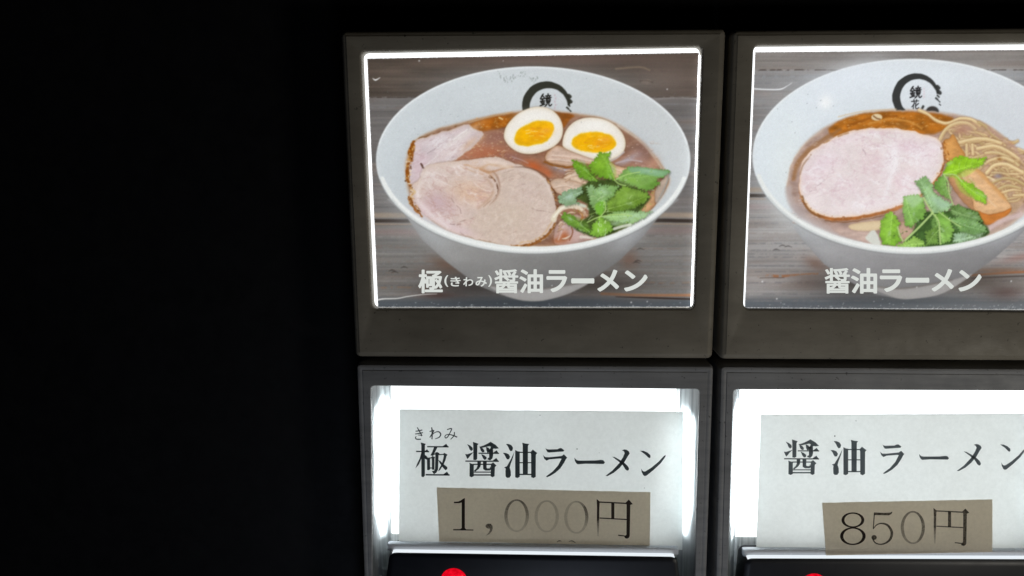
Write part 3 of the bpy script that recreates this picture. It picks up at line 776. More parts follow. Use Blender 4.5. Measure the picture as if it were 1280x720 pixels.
    for P, c, e in (([(681, 196), (688, 186), (698, 182), (716, 188), (741, 195), (753, 199), (746, 206), (726, 205), (713, 208), (699, 206), (686, 203)], (208, 180, 162), (150, 98, 48)),
                    ([(752, 200), (772, 207), (790, 212), (782, 222), (768, 222), (758, 212)], (214, 182, 152), (170, 120, 80)),
                    ([(702, 226), (712, 215), (724, 210), (736, 218), (742, 226), (728, 232), (712, 234)], (216, 190, 166), (160, 120, 86)),
                    ([(688, 228), (700, 223), (722, 228), (736, 236), (716, 244), (698, 242)], (214, 188, 168), (166, 126, 96)),
                    ([(808, 250), (816, 238), (826, 230), (824, 246), (814, 262), (800, 266)], (196, 152, 112), (130, 86, 52)),
                    ([(820, 236), (830, 222), (836, 216), (832, 236), (820, 254)], (188, 168, 152), (150, 128, 112)),
                    ([(694, 284), (708, 272), (722, 268), (736, 280), (746, 292), (736, 300), (712, 306), (694, 305)], (196, 166, 158), (150, 112, 96))):
        p.poly(P, (70, 44, 30), soft=2.2, op=.5)
        p.poly(P, c, soft=.9, edge=(e, 1.8, .7), tex=(.14, 8, 4, P[0][0]))
    p.line([(681, 202), (690, 206), (708, 209), (722, 206)], (140, 84, 30), 2.4, .9, .85)
    for q in (((690, 194), (712, 196), (742, 202)), ((684, 199), (704, 200), (726, 203)), ((706, 222), (724, 218), (738, 224)), ((692, 234), (708, 232), (728, 238)), ((760, 204), (772, 212), (784, 215))):
        p.line(list(q), (232, 212, 196), 1.0, .8, .6)
        p.line([(a, b + 2) for a, b in q], (168, 134, 112), .8, .7, .5)
    p.line([(692, 274), (697, 265), (705, 259), (714, 257.5), (724, 260), (729, 267)], (226, 214, 190), 6.5, 1.2, .95); p.line([(693, 271), (700, 262), (712, 256)], (244, 238, 222), 2, 1, .8)
    p.line([(722, 262), (728, 268), (727, 275)], (170, 112, 60), 3, 1.2, .8); p.line([(714, 254), (726, 256), (738, 262)], (206, 214, 196), 3.6, 1.2, .9)
    p.glow(706, 296, 8, 7, (170, 88, 44), .85, -.5); p.glow(697, 301, 6, 4, (176, 100, 56), .7); p.glow(716, 290, 6, 9, (196, 168, 166), .8)
    p.line([(706, 278), (702, 290), (698, 300)], (214, 196, 190), 2, 1.2, .6); p.line([(712, 300), (716, 290), (714, 284)], (120, 62, 30), 1.6, .9, .7)
    p.line([(726, 296), (736, 297), (748, 298)], (222, 214, 200), 3, 1, .8)
    p.warp(0, 1)
    for k in range(34):
        x, y = rnd.uniform(696, 742), rnd.uniform(208, 300)
        if 244 < y < 262 and x < 712: continue
        a_ = rnd.uniform(-.7, .9); L_ = rnd.uniform(5, 12)
        q = [(x, y), (x + L_ * .5 * math.cos(a_), y + L_ * .5 * math.sin(a_) + rnd.uniform(-2, 2)), (x + L_ * math.cos(a_), y + L_ * math.sin(a_))]
        p.line([(u_, v_ + .9) for u_, v_ in q], (120, 80, 56), 2.2, 1.0, .4)
        p.line(q, rnd.choice([(222, 200, 174), (208, 178, 150), (232, 216, 196), (196, 160, 128)]), [1.0, rnd.uniform(1.6, 3), .8], .7, .8)
    # ---- eggs
    for egg, yolk, yc in (
        ([(630, 167), (634, 156), (645, 144), (658, 136.5), (672, 133.4), (687, 136), (698, 145), (703.5, 158), (702, 172), (694, 182), (680, 189), (665, 192.5), (650, 191), (638, 184), (631, 175)],
         [(643, 172), (646, 165), (653, 158.5), (664, 153), (675, 150.3), (686, 152), (692, 158), (690.5, 167), (684, 176), (672, 181), (660, 182.8), (650, 181.5), (644, 178)], (668, 167)),
        ([(703, 178), (707, 164), (716, 153.5), (728, 148), (742, 147), (757, 150), (770, 157.5), (779, 168), (782, 180), (779, 190), (770, 197), (757, 201.5), (742, 199), (722, 192), (706, 185)],
         [(714, 179), (718, 171), (728, 166.5), (741, 165), (756, 166.5), (766, 171), (770, 178), (767, 186), (756, 190.5), (743, 191.2), (729, 189), (719, 185)], (743, 178))):
        p.poly(egg, (62, 38, 22), soft=2.4, op=.5)
        p.poly(egg, (239, 233, 224), soft=.9, edge=((212, 192, 160), 2.2, .75), tex=(.02, 12, 12, 9))
        p.glow(yc[0], yc[1] - 22, 22, 7, (246, 243, 237), .6)
        p.warp(1.2, 6)
        p.poly(yolk, (246, 232, 170), soft=3.2, op=.8)
        p.poly(yolk, (240, 176, 16), soft=1.3, edge=((236, 196, 40), 2.4, .75), tex=(.12, 8, 5, yc[0]))
        p.glow(yc[0] + 6, yc[1] + 1, 14, 6, (232, 150, 34), .65, -.2); p.glow(yc[0] - 10, yc[1] + 3, 9, 5, (247, 190, 12), .6); p.glow(yc[0] + 14, yc[1] - 4, 7, 3, (236, 168, 70), .6)
        for k in range(18):
            a = rnd.uniform(0, 6.28); d = rnd.uniform(.2, .85)
            x = yc[0] + 22 * d * math.cos(a); y = yc[1] + 10 * d * math.sin(a)
            p.line([(x - 2, y), (x + 2.5, y + rnd.uniform(-1, 1))], rnd.choice([(252, 214, 96), (248, 200, 70), (222, 140, 30), (250, 226, 150)]), rnd.uniform(.6, 1.5), .7, .6, False)
        p.warp(0, 1)
    p.line([(780, 190), (770, 198), (758, 203)], (206, 204, 208), 2, 1.0, .7)
    # ---- herbs
    p.warp(1.5, 6)
    p.poly([(716, 244), (734, 228), (750, 224), (776, 226), (800, 236), (812, 246), (800, 264), (788, 280), (768, 292), (744, 296), (722, 288), (716, 278), (734, 272), (734, 256)], (58, 78, 32), soft=2, op=.92, tex=(.35, 8, 8, 2))
    p.warp(0, 1)
    leaf(p, [(697, 246), (704, 240), (712, 237), (727, 233.6), (729, 240), (719, 248), (724, 254), (708, 257.5), (699, 253)], (138, 172, 150), (112, 148, 112), ((727, 240), (700, 250)), (80, 110, 84))
    leaf(p, [(714, 199.5), (722, 202), (732, 208), (741, 218), (747, 227), (737, 226), (725, 222.5), (721, 216), (717, 208)], (96, 152, 26), (76, 126, 34), ((746, 226), (716, 202)))
    leaf(p, [(749, 190), (757, 191.5), (763.5, 190), (760.5, 200), (763, 208), (768, 222), (768, 226), (750, 222), (739, 217), (736, 207), (744, 198)], (108, 162, 32), (86, 142, 30), ((768, 224), (752, 194)))
    leaf(p, [(770, 224), (779, 213), (785, 208.4), (798, 208.4), (819, 211), (835, 212), (838, 215), (829, 222), (819, 222.5), (825, 229), (817, 235.5), (808, 239.5), (799, 236), (784, 229)], (116, 164, 92), (72, 124, 34), ((771, 223), (828, 217)))
    p.poly([(786, 210), (800, 209), (820, 212), (836, 214), (828, 221), (806, 218), (790, 216)], (130, 172, 136), soft=2, op=.75)
    leaf(p, [(756, 255), (762, 246), (770, 239), (779, 232.5), (793, 236), (808, 240), (813, 246), (805, 254), (793, 260), (777, 264), (760, 265)], (106, 150, 50), (92, 132, 46), ((757, 262), (806, 246)))
    leaf(p, [(732, 233), (739, 231), (747, 236), (749, 230), (774, 232.5), (767, 244), (757, 254), (752, 268), (745, 267), (737, 255)], (140, 180, 138), (100, 158, 62), ((751, 268), (752, 236)))
    leaf(p, [(751, 271), (767, 264.5), (784, 263), (800, 264), (816, 264), (806, 272), (788, 281.5), (777, 278), (763, 276)], (116, 164, 84), (150, 188, 148), ((751, 271), (808, 267)))
    leaf(p, [(701, 272), (706, 265), (712, 268), (718, 270), (725, 279), (737, 286), (738, 293), (725, 288), (710, 281)], (96, 148, 44), (84, 130, 46), ((737, 290), (708, 270)))
    leaf(p, [(749.5, 270), (762, 277), (768, 287), (756, 294), (747, 297), (737, 293), (741, 281)], (104, 164, 40), (120, 172, 66), ((749, 272), (752, 294)))
    p.poly([(744, 256), (752, 252), (757, 256), (752, 269), (746, 266)], (116, 176, 52), soft=1.4, op=.85)
    for x, y, a_, b_, r_, c_ in ((752, 203, 6, 9, .3, (150, 196, 62)), (727, 210, 8, 4, .7, (128, 182, 52)), (790, 225, 12, 4, .3, (140, 184, 74)), (812, 214, 14, 3, .1, (172, 204, 176)), (786, 246, 12, 5, -.4, (142, 180, 84)),
                              (754, 240, 8, 4, .2, (182, 210, 178)), (794, 270, 14, 4, -.2, (176, 206, 170)), (752, 285, 5, 7, .2, (146, 200, 70)), (712, 246, 7, 4, -.4, (184, 208, 196)), (722, 280, 6, 3, .6, (132, 176, 70))):
        p.glow(x, y, a_, b_, c_, .55, r_)
    gaps = [(741, 226), (746, 240), (758, 230), (770, 232), (757, 258), (762, 268), (738, 268), (744, 280), (772, 284), (784, 276), (800, 262), (812, 250), (728, 250), (720, 262), (734, 290), (812, 238), (780, 226)]
    shards(p, rnd, gaps, 90, [(46, 60, 24), (58, 84, 30), (150, 188, 84), (196, 212, 184), (116, 160, 60), (84, 118, 44)])
    shards(p, rnd, [(745, 205), (728, 212), (800, 222), (815, 215), (760, 245), (785, 250), (780, 270), (752, 285), (722, 282), (712, 245)], 70, [(150, 196, 60), (120, 170, 50), (182, 208, 176), (96, 146, 40), (206, 222, 190)], (1, 3.2), .55)
    for q, w in ((((750, 271), (744, 273), (734, 278)), 1.4), (((750, 271), (757, 262), (755, 252)), 1.3), (((768, 225), (774, 230), (782, 232)), 1.4), (((770, 224), (784, 218), (800, 215)), 1.2), (((750, 271), (770, 268), (790, 270)), 1.2)):
        p.line(list(q), (176, 206, 122), w, .6, .9)
    for k in range(10):
        x = rnd.uniform(746, 760); y = rnd.uniform(274, 294); p.line([(x, y), (x + rnd.uniform(-2, 2), y + 3)], (216, 230, 206), .7, .5, .7, False)
    p.line([(768, 286), (778, 283), (788, 281)], (224, 226, 210), 3.4, 1.0, .85)
    p.line([(838, 215), (832, 232), (822, 252)], (150, 154, 150), 1.6, 1.0, .7)
    for k in range(16):      # thin stems
        x, y = rnd.uniform(724, 800), rnd.uniform(232, 288); a_ = rnd.uniform(-.9, .9); L_ = rnd.uniform(5, 13)
        p.line([(x, y), (x + L_ * .5 * math.cos(a_), y + L_ * .5 * math.sin(a_) - 1), (x + L_ * math.cos(a_), y + L_ * math.sin(a_))], rnd.choice([(186, 208, 140), (150, 182, 96), (206, 218, 176)]), [.9, .7, .4], .5, .7)
    front_rim(p, cx, cy, rx, ry)
    # scratches that let the light through
    p.line([(471, 375), (480, 373.6), (497, 373), (510, 370.5), (530, 368), (546, 367.4)], (232, 230, 226), [2.0, 1.3, 1.0, .8, .5], .6, .95)
    p.line([(466, 98), (469.5, 100), (475, 97)], (238, 238, 238), [.6, 1.8, .5], .6, .95)
    for k in range(60):
        x, y = rnd.uniform(474, 862), 384.5 - abs(rnd.gauss(0, 3.2)); p.line([(x, y), (x + .4, y)], (214, 220, 222), rnd.uniform(.4, .9), .5, .7, False)
    for x, y, r in ((834, 111.5, .8), (629, 76, .5), (789, 378, .9), (809, 377, .7), (524, 76, .9), (690, 357, .6)): p.glow(x, y, r, r, (240, 240, 240), .9)
    for k in range(26):
        x, y = rnd.uniform(480, 850), rnd.uniform(90, 200); p.glow(x, y, .6, .6, (110, 116, 120), .5)
    finish(p, seed=6)
    return p

def noodle(p, P, w=5.5, tone=0):
    p.line(P, (146, 104, 70), w + 2.0, 1.6, .42)
    p.line(P, (230 - tone, 204 - tone, 154 - tone), w, 1.3, .92)
    p.line([(x - .3, y - w * .18) for x, y in P], (244 - tone, 224 - tone, 178 - tone), w * .36, 1.3, .65)
    p.line([(x + .3, y + w * .36) for x, y in P], (196 - tone, 156 - tone, 112 - tone), w * .24, 1.2, .4)

def paint_photo_two():
    p = Painter([(943.8, 65.0), (1389, 61.0), (1344, 387.5), (930.8, 385.0)], seed=23)
    rnd = random.Random(8)
    wood(p, 920, 1400, (124, 118, 114), (128, 126, 126), (142, 138, 136), seam_y=244.5, top_seam=87)
    for y, c, o in ((70, (146, 142, 138), .5), (96, (142, 144, 148), .5), (104, (104, 106, 110), .4), (118, (136, 138, 142), .4), (132, (108, 110, 114), .4), (150, (142, 144, 148), .4), (180, (122, 122, 126), .4), (210, (140, 136, 138), .4)):
        p.line([(925, y), (1395, y - 3)], c, rnd.uniform(1, 4), 2, o, False, broken=.42)
    for y in range(268, 384, 5):
        c = rnd.choice([(158, 154, 156), (114, 112, 116), (166, 158, 158), (128, 112, 106), (104, 104, 108), (150, 138, 136)])
        p.line([(925, y + rnd.uniform(-2, 2)), (1390, y + rnd.uniform(-3, 2))], c, rnd.uniform(.8, 2.2), 1.0, .5, False, broken=.4)
    p.glow(1020, 330, 16, 8, (116, 84, 70), .6, .4); p.glow(1012, 352, 22, 9, (118, 98, 90), .5); p.line([(948, 346), (962, 344.5), (975, 345.5), (1000, 343), (1022, 342)], (164, 104, 66), [.6, 3.4, 3.8, 1.4, 2.0], 1.2, .75, broken=.3); p.line([(950, 347.5), (966, 347), (980, 347)], (70, 54, 46), .8, .7, .6)
    p.glow(1250, 338, 34, 3, (160, 108, 76), .6); p.line([(1200, 345), (1280, 340), (1340, 340)], (190, 108, 56), 2.4, 1.4, .8); p.line([(1215, 348), (1280, 345), (1340, 345)], (60, 42, 36), 1.8, 1, .7)
    p.glow(1255, 366, 24, 8, (84, 56, 52), .7); p.glow(1275, 322, 24, 5, (154, 120, 112), .7, -.2)
    for x, y in ((978, 307), (970, 312), (985, 308)): p.line([(x - 4, y + 1), (x, y - .5), (x + 5, y + 1)], (66, 60, 58), [.5, 2, .5], .7, .6)
    cx, cy, rx, ry = 1140.5, 195.5, 200.0, 122.0
    soup = [(984, 240), (986, 215), (996, 192), (1014, 172), (1038, 156), (1066, 145), (1100, 138.5), (1140, 137.5), (1180, 141), (1214, 148), (1244, 163), (1270, 184), (1290, 206),
            (1300, 230), (1290, 254), (1264, 280), (1230, 297), (1190, 306), (1150, 309.5), (1110, 308), (1064, 298), (1024, 281), (996, 262)]
    bowl(p, cx, cy, rx, ry, soup,
         ([(977, 262), (1003, 300), (1030, 330), (1062, 352), (1094, 368), (1120, 372.8)], [(1148, 373), (1180, 366), (1213, 345), (1244, 322), (1269, 300), (1300, 268)],
          [(1086, 357), (1130, 360.5), (1190, 350), (1215, 343), (1180, 366), (1148, 372.8), (1120, 372.5)]),
         (224, 231, 236), (210, 213, 217), (160, 158, 159))
    p.glow(985, 210, 24, 60, (226, 232, 232), .8); p.glow(1060, 100, 50, 20, (228, 233, 240), .7, -.4); p.glow(1032, 128, 8, 9, (244, 245, 245), .9, .5)
    for k in range(14): p.glow(rnd.uniform(960, 1060), rnd.uniform(110, 240), .6, .6, (120, 124, 128), .7)
    emblem(p, 1146.5, 121.5, 30.5, 236, 12, (50, 51, 50))
    kyo(p, 1137.5, 108, 14, 14.5, (38, 36, 38)); hana(p, 1139.5, 124.5, 9, 11.5, (38, 36, 38))
    for k in range(4): p.glow(1155, 111 + 3.4 * k, .9, 1.1, (222, 184, 192), .6)
    p.line([(1153, 135), (1154, 133)], (50, 50, 48), 3, .8, .9, False)
    p.ell(1165.5, 139.5, 8.2, 6.8, (64, 60, 58), soft=1.2)
    # ---- soup
    p.warp(1.0, 8)
    p.poly(soup, (170, 142, 130), soft=1.4, tex=(.2, 16, 8, 3), edge=((214, 196, 178), 2.4, .8))
    p.marble(soup, (206, 184, 170), 26, 8, 9, .5, 3.3); p.marble(soup, (132, 96, 78), 30, 9, 7, .4, 8.1)
    p.poly([(1036, 162), (1052, 150), (1080, 142), (1120, 139), (1160, 141), (1190, 147), (1186, 160), (1160, 168), (1110, 165), (1070, 162), (1046, 172)], (172, 104, 34), soft=2.2, tex=(.28, 12, 5, 1), edge=((150, 88, 30), 2, .4))
    p.line([(992, 224), (998, 204), (1012, 188), (1034, 172), (1050, 162)], (150, 104, 62), [5, 6, 7, 6, 4], 2.2, .8)
    p.line([(986, 236), (988, 250), (1000, 266), (1022, 280), (1050, 292), (1086, 302)], (186, 170, 166), 8, 3, .8)
    p.glow(1000, 262, 10, 12, (170, 154, 152), .6); p.glow(1060, 288, 30, 5, (190, 164, 156), .7, .2)
    p.line([(1086, 155), (1110, 149), (1134, 152), (1152, 160)], (206, 142, 66), 2.6, 1.3, .8); p.line([(1060, 158), (1090, 147), (1120, 145)], (140, 78, 24), 3, 1.6, .6)
    p.warp(0, 1)
    p.specks([(1050, 142), (1185, 162)], (214, 156, 88), 60, (.4, .9), .6, rnd); p.specks([(986, 200), (1010, 262)], (206, 188, 178), 30, (.4, .7), .5, rnd)
    drops(p, rnd, [(1048, 143), (1180, 162)], 50, col=(226, 166, 84), dark=(120, 66, 24)); drops(p, rnd, [(986, 230), (1030, 280)], 24, col=(214, 196, 186))
    p.ell(1096, 146.5, 6.8, 4.2, (226, 204, 164), soft=1.0); p.line([(1092, 145), (1096, 148), (1100, 149)], (120, 76, 44), 2, .8, .8)
    p.line([(1048, 146), (1080, 139), (1120, 136.5)], (214, 188, 152), 1.6, 1.2, .7)
    # ---- noodles
    hx = lambda x, y: (1150 + x / 6.546, 130 + y / 6.546)
    p.warp(.6, 10)
    p.poly([(1176, 172), (1186, 158), (1204, 150), (1226, 152), (1250, 168), (1274, 190), (1292, 214), (1292, 236), (1272, 262), (1250, 276), (1236, 262), (1210, 232), (1186, 200)], (190, 158, 128), soft=3, tex=(.2, 9, 6, 5))
    for k in range(85):      # tangle of thin noodles
        x = rnd.uniform(1190, 1290); y = 160 + (x - 1190) * .45 + rnd.uniform(-10, 56)
        a = rnd.uniform(-.5, 1.3); L = rnd.uniform(7, 17); bend = rnd.uniform(-6, 3)
        noodle(p, [(x - L * math.cos(a), y - L * math.sin(a) * .7), (x - L * .3 * math.cos(a), y + bend * .7 - L * .2 * math.sin(a)), (x + L * .4 * math.cos(a), y + bend + L * .2 * math.sin(a)), (x + L * math.cos(a), y + L * math.sin(a) * .7)], rnd.uniform(1.5, 2.6), rnd.choice([0, 0, 6, 16, 34]))
        if k % 3 == 0: p.glow(x + rnd.uniform(-8, 8), y + rnd.uniform(-6, 6), rnd.uniform(2, 5), rnd.uniform(1, 2.4), rnd.choice([(150, 112, 92), (176, 140, 128), (120, 78, 48)]), .6, rnd.uniform(-.5, .8))
    for P, w, t in (([(-6, 52), (60, 80), (130, 132), (220, 158), (330, 122), (420, 128), (490, 175)], 4.6, 0), ([(165, 290), (215, 205), (300, 160), (390, 160), (450, 200)], 5.6, 12),
                    ([(480, 150), (540, 190), (590, 250), (650, 290)], 4.2, 34), ([(320, 318), (420, 292), (540, 288), (660, 320)], 6, 4), ([(380, 335), (385, 420)], 4.6, 6), ([(428, 335), (432, 410)], 4.2, 0),
                    ([(470, 365), (600, 345), (700, 375), (810, 450)], 5.4, 2), ([(540, 400), (640, 400), (730, 440), (800, 500)], 5.0, 16), ([(480, 530), (560, 470), (680, 440), (760, 470)], 5, 8),
                    ([(545, 565), (610, 505), (710, 495), (840, 560)], 6, 0), ([(600, 640), (680, 610), (780, 620), (850, 660)], 5, 34), ([(640, 700), (720, 670), (820, 690)], 4.6, 28), ([(690, 300), (750, 320), (800, 300)], 4, 20)):
        noodle(p, [hx(a, b) for a, b in P], w * .74, t)
    for a, b, r, c in ((650, 450, 3, (150, 98, 48)), (390, 200, 8, (186, 148, 128)), (330, 215, 9, (178, 132, 110)), (640, 590, 5, (150, 138, 150)), (740, 320, 4, (196, 150, 100)), (600, 620, 3, (238, 214, 180))):
        x, y = hx(a, b); p.glow(x, y, r, r * .6, c, .85)
    p.line([hx(560, 200), hx(660, 280), hx(760, 350), hx(850, 480)], (186, 150, 140), 4, 2.6, .6)
    p.warp(0, 1)
    # ---- bamboo shoots
    p.warp(.8, 6)
    for P, c, e, t in (([(1179, 178), (1186, 173), (1192, 168.5), (1199, 182), (1206, 194), (1194, 200), (1182, 200)], (212, 154, 88), (160, 96, 40), 1),
                       ([(1186, 222), (1201, 215), (1212, 222), (1228, 246), (1238, 262), (1236, 279), (1222, 268), (1204, 252), (1192, 236)], (188, 140, 100), (140, 92, 58), 2),
                       ([(1201, 215), (1222, 212), (1240, 230), (1256, 247), (1264, 260), (1250, 266), (1234, 268), (1220, 264), (1214, 246)], (224, 180, 134), (196, 140, 88), 3),
                       ([(1220, 264), (1236, 268), (1252, 265), (1264, 260), (1258, 270), (1236, 281), (1226, 276)], (204, 126, 58), (170, 96, 40), 4)):
        p.poly(P, (90, 56, 30), soft=2.2, op=.45)
        p.poly(P, c, soft=.9, edge=(e, 1.8, .6), tex=(.12, 9, 4, t * 7))
    p.line([(1222, 213), (1240, 231), (1256, 248)], (214, 158, 96), 5, 2, .6); p.line([(1212, 222), (1228, 242), (1244, 258)], (238, 204, 166), 2, 1.4, .7)
    for k in range(30):
        x, y = rnd.uniform(1177, 1187), rnd.uniform(176, 206); p.line([(x, y), (x + 1, y + 1.4)], rnd.choice([(128, 72, 26), (196, 124, 52), (230, 184, 120)]), rnd.uniform(.8, 1.8), .6, .8, False)
    p.line([(1236, 286), (1252, 276), (1276, 268)], (214, 190, 186), 6, 2, .8)
    # ---- slice of pork
    pork = [(999, 226), (1001, 208), (1008, 195), (1022, 183), (1044, 171), (1062, 164), (1082, 160.5), (1110, 160), (1138, 163), (1152, 168), (1168, 171), (1177, 180), (1180, 196), (1177, 212),
            (1168, 226), (1154, 240), (1138, 251), (1116, 260), (1090, 267), (1062, 271.5), (1036, 271), (1020, 266), (1006, 254), (1000, 241)]
    p.warp(1.3, 8)
    p.poly([(x, y + 4.2) for x, y in pork], (168, 104, 56), soft=1.2, tex=(.2, 6, 5, 3))
    p.poly(pork, (230, 217, 215), soft=1.0, tex=(.035, 9, 9, 14), edge=((236, 200, 168), 2.0, .85))
    for x, y, a, b, c, o, r in ((1095, 205, 16, 18, (228, 206, 208), .8, .3), (1114, 200, 10, 26, (242, 236, 238), .8, .3), (1030, 205, 26, 14, (234, 216, 224), .7, -.5), (1060, 235, 34, 16, (230, 212, 216), .6, 0),
                                (1140, 185, 20, 10, (230, 208, 216), .8, .2), (1155, 200, 12, 16, (240, 228, 232), .7, 0), (1085, 255, 40, 8, (240, 228, 230), .7, -.1), (1015, 250, 10, 10, (240, 228, 228), .8, .6),
                                (1060, 175, 30, 6, (238, 222, 226), .6, -.2), (1132, 226, 16, 14, (232, 208, 214), .7, -.4), (1165, 186, 8, 10, (238, 222, 226), .7, 0), (1010, 225, 8, 14, (226, 202, 206), .7, 0)):
        p.glow(x, y, a, b, c, o, r)
    p.line([(1082, 180), (1092, 186), (1108, 182), (1122, 184)], (244, 238, 240), 2.4, 2, .6); p.line([(1118, 186), (1120, 205), (1112, 226), (1106, 248)], (244, 239, 241), 5, 3, .6)
    for q in (((1077, 184), (1080, 189), (1082.5, 195)), ((1098.5, 227), (1099.5, 234), (1099, 241)), ((1022, 232), (1027, 229), (1032, 225)), ((1012, 240), (1015, 238)), ((1138, 237), (1141, 235))):
        p.line(list(q), (146, 122, 132), [.5, 1.1, .4], .7, .65, broken=.34)
    p.line([(1003, 246), (1006, 256), (1014, 265), (1024, 270)], (132, 88, 50), 3.4, 1.0, .8); p.line([(1007, 250), (1012, 260), (1022, 267)], (236, 204, 164), 2, 1.2, .7)
    p.line([(1000, 218), (1004, 206), (1014, 194)], (150, 112, 82), 2, 1.0, .6, broken=.35); p.line([(1030, 178), (1044, 172), (1060, 166)], (176, 128, 82), 2.4, 1, .7, broken=.35)
    p.line([(1178, 180), (1181, 196), (1178, 212)], (148, 92, 52), 2.4, 1.0, .8, broken=.3); p.line([(1032, 276), (1060, 277.5), (1090, 273), (1118, 266)], (120, 72, 36), 1.4, .9, .6)
    p.warp(0, 1)
    p.marble(pork, (244, 238, 240), 24, 12, 7, .7, 2.2, .4); p.marble(pork, (216, 186, 194), 18, 9, 9, .5, 5.1, .3); p.marble(pork, (196, 160, 168), 12, 6, 14, .38, 8.8, -.3)
    for k in range(60):
        t = rnd.random(); i_ = int(11 + t * 12); x, y = pork[i_ % len(pork)]; x2, y2 = pork[(i_ + 1) % len(pork)]; q = rnd.random()
        x, y = x + (x2 - x) * q, y + (y2 - y) * q + rnd.uniform(-1, 3)
        p.line([(x, y), (x + rnd.uniform(-2.5, 2.5), y + rnd.uniform(-.8, .8))], rnd.choice([(120, 70, 34), (196, 134, 80), (228, 188, 144), (150, 92, 48)]), rnd.uniform(.6, 1.5), .6, .65, False)
    fibres(p, rnd, 1090, 215, 14, 80, .55, 0, 6.28, [(243, 235, 238), (222, 200, 206), (238, 222, 226)], 170, op=.34)
    fibres(p, rnd, 1100, 205, 6, 26, .9, 0, 6.28, [(243, 236, 238), (216, 192, 196)], 50, op=.4)
    for k in range(160):
        x, y = rnd.uniform(1012, 1170), rnd.uniform(176, 260); p.glow(x, y, rnd.uniform(.8, 2.2), rnd.uniform(.6, 1.4), rnd.choice([(242, 234, 236), (220, 198, 204)]), .3)
    # ---- noodles under the herbs
    p.warp(.8, 6)
    p.poly([(1062, 281), (1084, 277), (1104, 276), (1106, 284), (1086, 290), (1066, 288)], (224, 202, 166), soft=1.4, edge=((190, 160, 124), 2, .6))
    p.poly([(1040, 284), (1066, 288), (1090, 290), (1097, 296), (1100, 308), (1072, 300), (1050, 293)], (202, 176, 164), soft=1.6, tex=(.15, 12, 3, 5), edge=((176, 148, 138), 2, .6))
    p.poly([(1082, 296), (1092, 288), (1098, 296), (1100, 306), (1088, 304)], (214, 214, 204), soft=1.2)
    p.poly([(1118, 282), (1132, 276), (1144, 284), (1140, 298), (1122, 298)], (196, 162, 142), soft=1.6, edge=((130, 96, 70), 2, .6))
    p.warp(1.4, 6)
    g = lambda pts: [(1090 + x / 5.76, 190 + y / 5.76) for x, y in pts]
    p.poly(g([(330, 480), (380, 430), (470, 430), (560, 420), (620, 400), (740, 420), (790, 490), (840, 560), (830, 600), (700, 640), (560, 675), (400, 690), (300, 690), (210, 690), (260, 620), (300, 560)]), (62, 92, 42), soft=2, tex=(.3, 8, 8, 2))
    p.warp(0, 1)
    for pts, c1, c2, mid in (
        ([(560, 390), (620, 375), (700, 420), (760, 430), (800, 500), (740, 500), (640, 470), (580, 450)], (84, 126, 66), (96, 138, 82), ((570, 420), (760, 480))),
        ([(590, 590), (700, 555), (820, 580), (740, 625), (640, 650), (580, 650)], (150, 184, 164), (126, 166, 128), ((590, 640), (800, 585))),
        ([(560, 480), (650, 460), (740, 480), (815, 535), (830, 575), (740, 600), (640, 575), (600, 530)], (112, 164, 92), (104, 150, 100), ((570, 490), (810, 565))),
        ([(450, 225), (480, 185), (515, 160), (540, 200), (542, 280), (575, 350), (500, 310), (450, 262)], (84, 138, 52), (104, 150, 74), ((520, 165), (560, 340))),
        ([(305, 210), (385, 170), (440, 235), (445, 290), (490, 320), (580, 375), (545, 425), (470, 440), (438, 435), (400, 370), (355, 290)], (122, 168, 112), (142, 184, 142), ((440, 430), (350, 215))),
        ([(225, 320), (330, 305), (370, 340), (388, 420), (372, 485), (330, 500), (285, 548), (240, 530), (222, 430)], (138, 188, 110), (88, 148, 46), ((245, 330), (300, 530))),
        ([(55, 600), (60, 500), (95, 450), (135, 425), (172, 460), (205, 510), (185, 560), (212, 640), (165, 678), (75, 668)], (128, 182, 58), (104, 166, 38), ((150, 440), (130, 660))),
        ([(450, 450), (510, 430), (562, 482), (592, 560), (565, 640), (495, 668), (495, 560)], (104, 162, 62), (126, 180, 84), ((455, 450), (520, 650))),
        ([(380, 575), (470, 532), (482, 660), (390, 675)], (100, 146, 62), (84, 128, 52), ((480, 560), (400, 660))),
        ([(180, 670), (230, 650), (300, 605), (370, 640), (385, 680), (290, 695), (200, 695)], (150, 196, 92), (120, 174, 66), ((370, 660), (210, 680))),
        ([(600, 165), (650, 200), (725, 232), (795, 285), (825, 322), (818, 372), (745, 345), (690, 295), (640, 235)], (136, 196, 34), (118, 180, 28), ((605, 170), (815, 350))),
        ([(512, 155), (540, 80), (590, 42), (640, 25), (740, 48), (825, 32), (800, 88), (740, 112), (655, 132), (605, 162), (535, 168)], (140, 198, 30), (128, 190, 24), ((520, 155), (800, 60)))):
        leaf(p, g(pts), c1, c2, g(mid), (66, 98, 40), serr=1.0)
    gg = g([(440, 400), (420, 470), (360, 560), (300, 600), (560, 440), (620, 520), (520, 640), (470, 520), (230, 560), (160, 600), (700, 600), (760, 540), (540, 300), (600, 400)])
    shards(p, rnd, gg, 80, [(48, 64, 28), (62, 92, 38), (156, 196, 92), (196, 214, 186), (120, 166, 66), (88, 126, 54)])
    shards(p, rnd, g([(650, 80), (720, 280), (400, 250), (300, 400), (120, 550), (540, 560), (660, 520), (500, 250)]), 60, [(170, 212, 70), (140, 190, 60), (190, 214, 186), (110, 160, 50), (212, 226, 196)], (1, 3.2), .5)
    p.poly(g([(240, 325), (330, 310), (365, 345), (300, 400), (270, 380)]), (186, 216, 176), soft=3, op=.55); p.poly(g([(420, 330), (480, 330), (560, 380), (500, 410)]), (176, 206, 180), soft=4, op=.6)
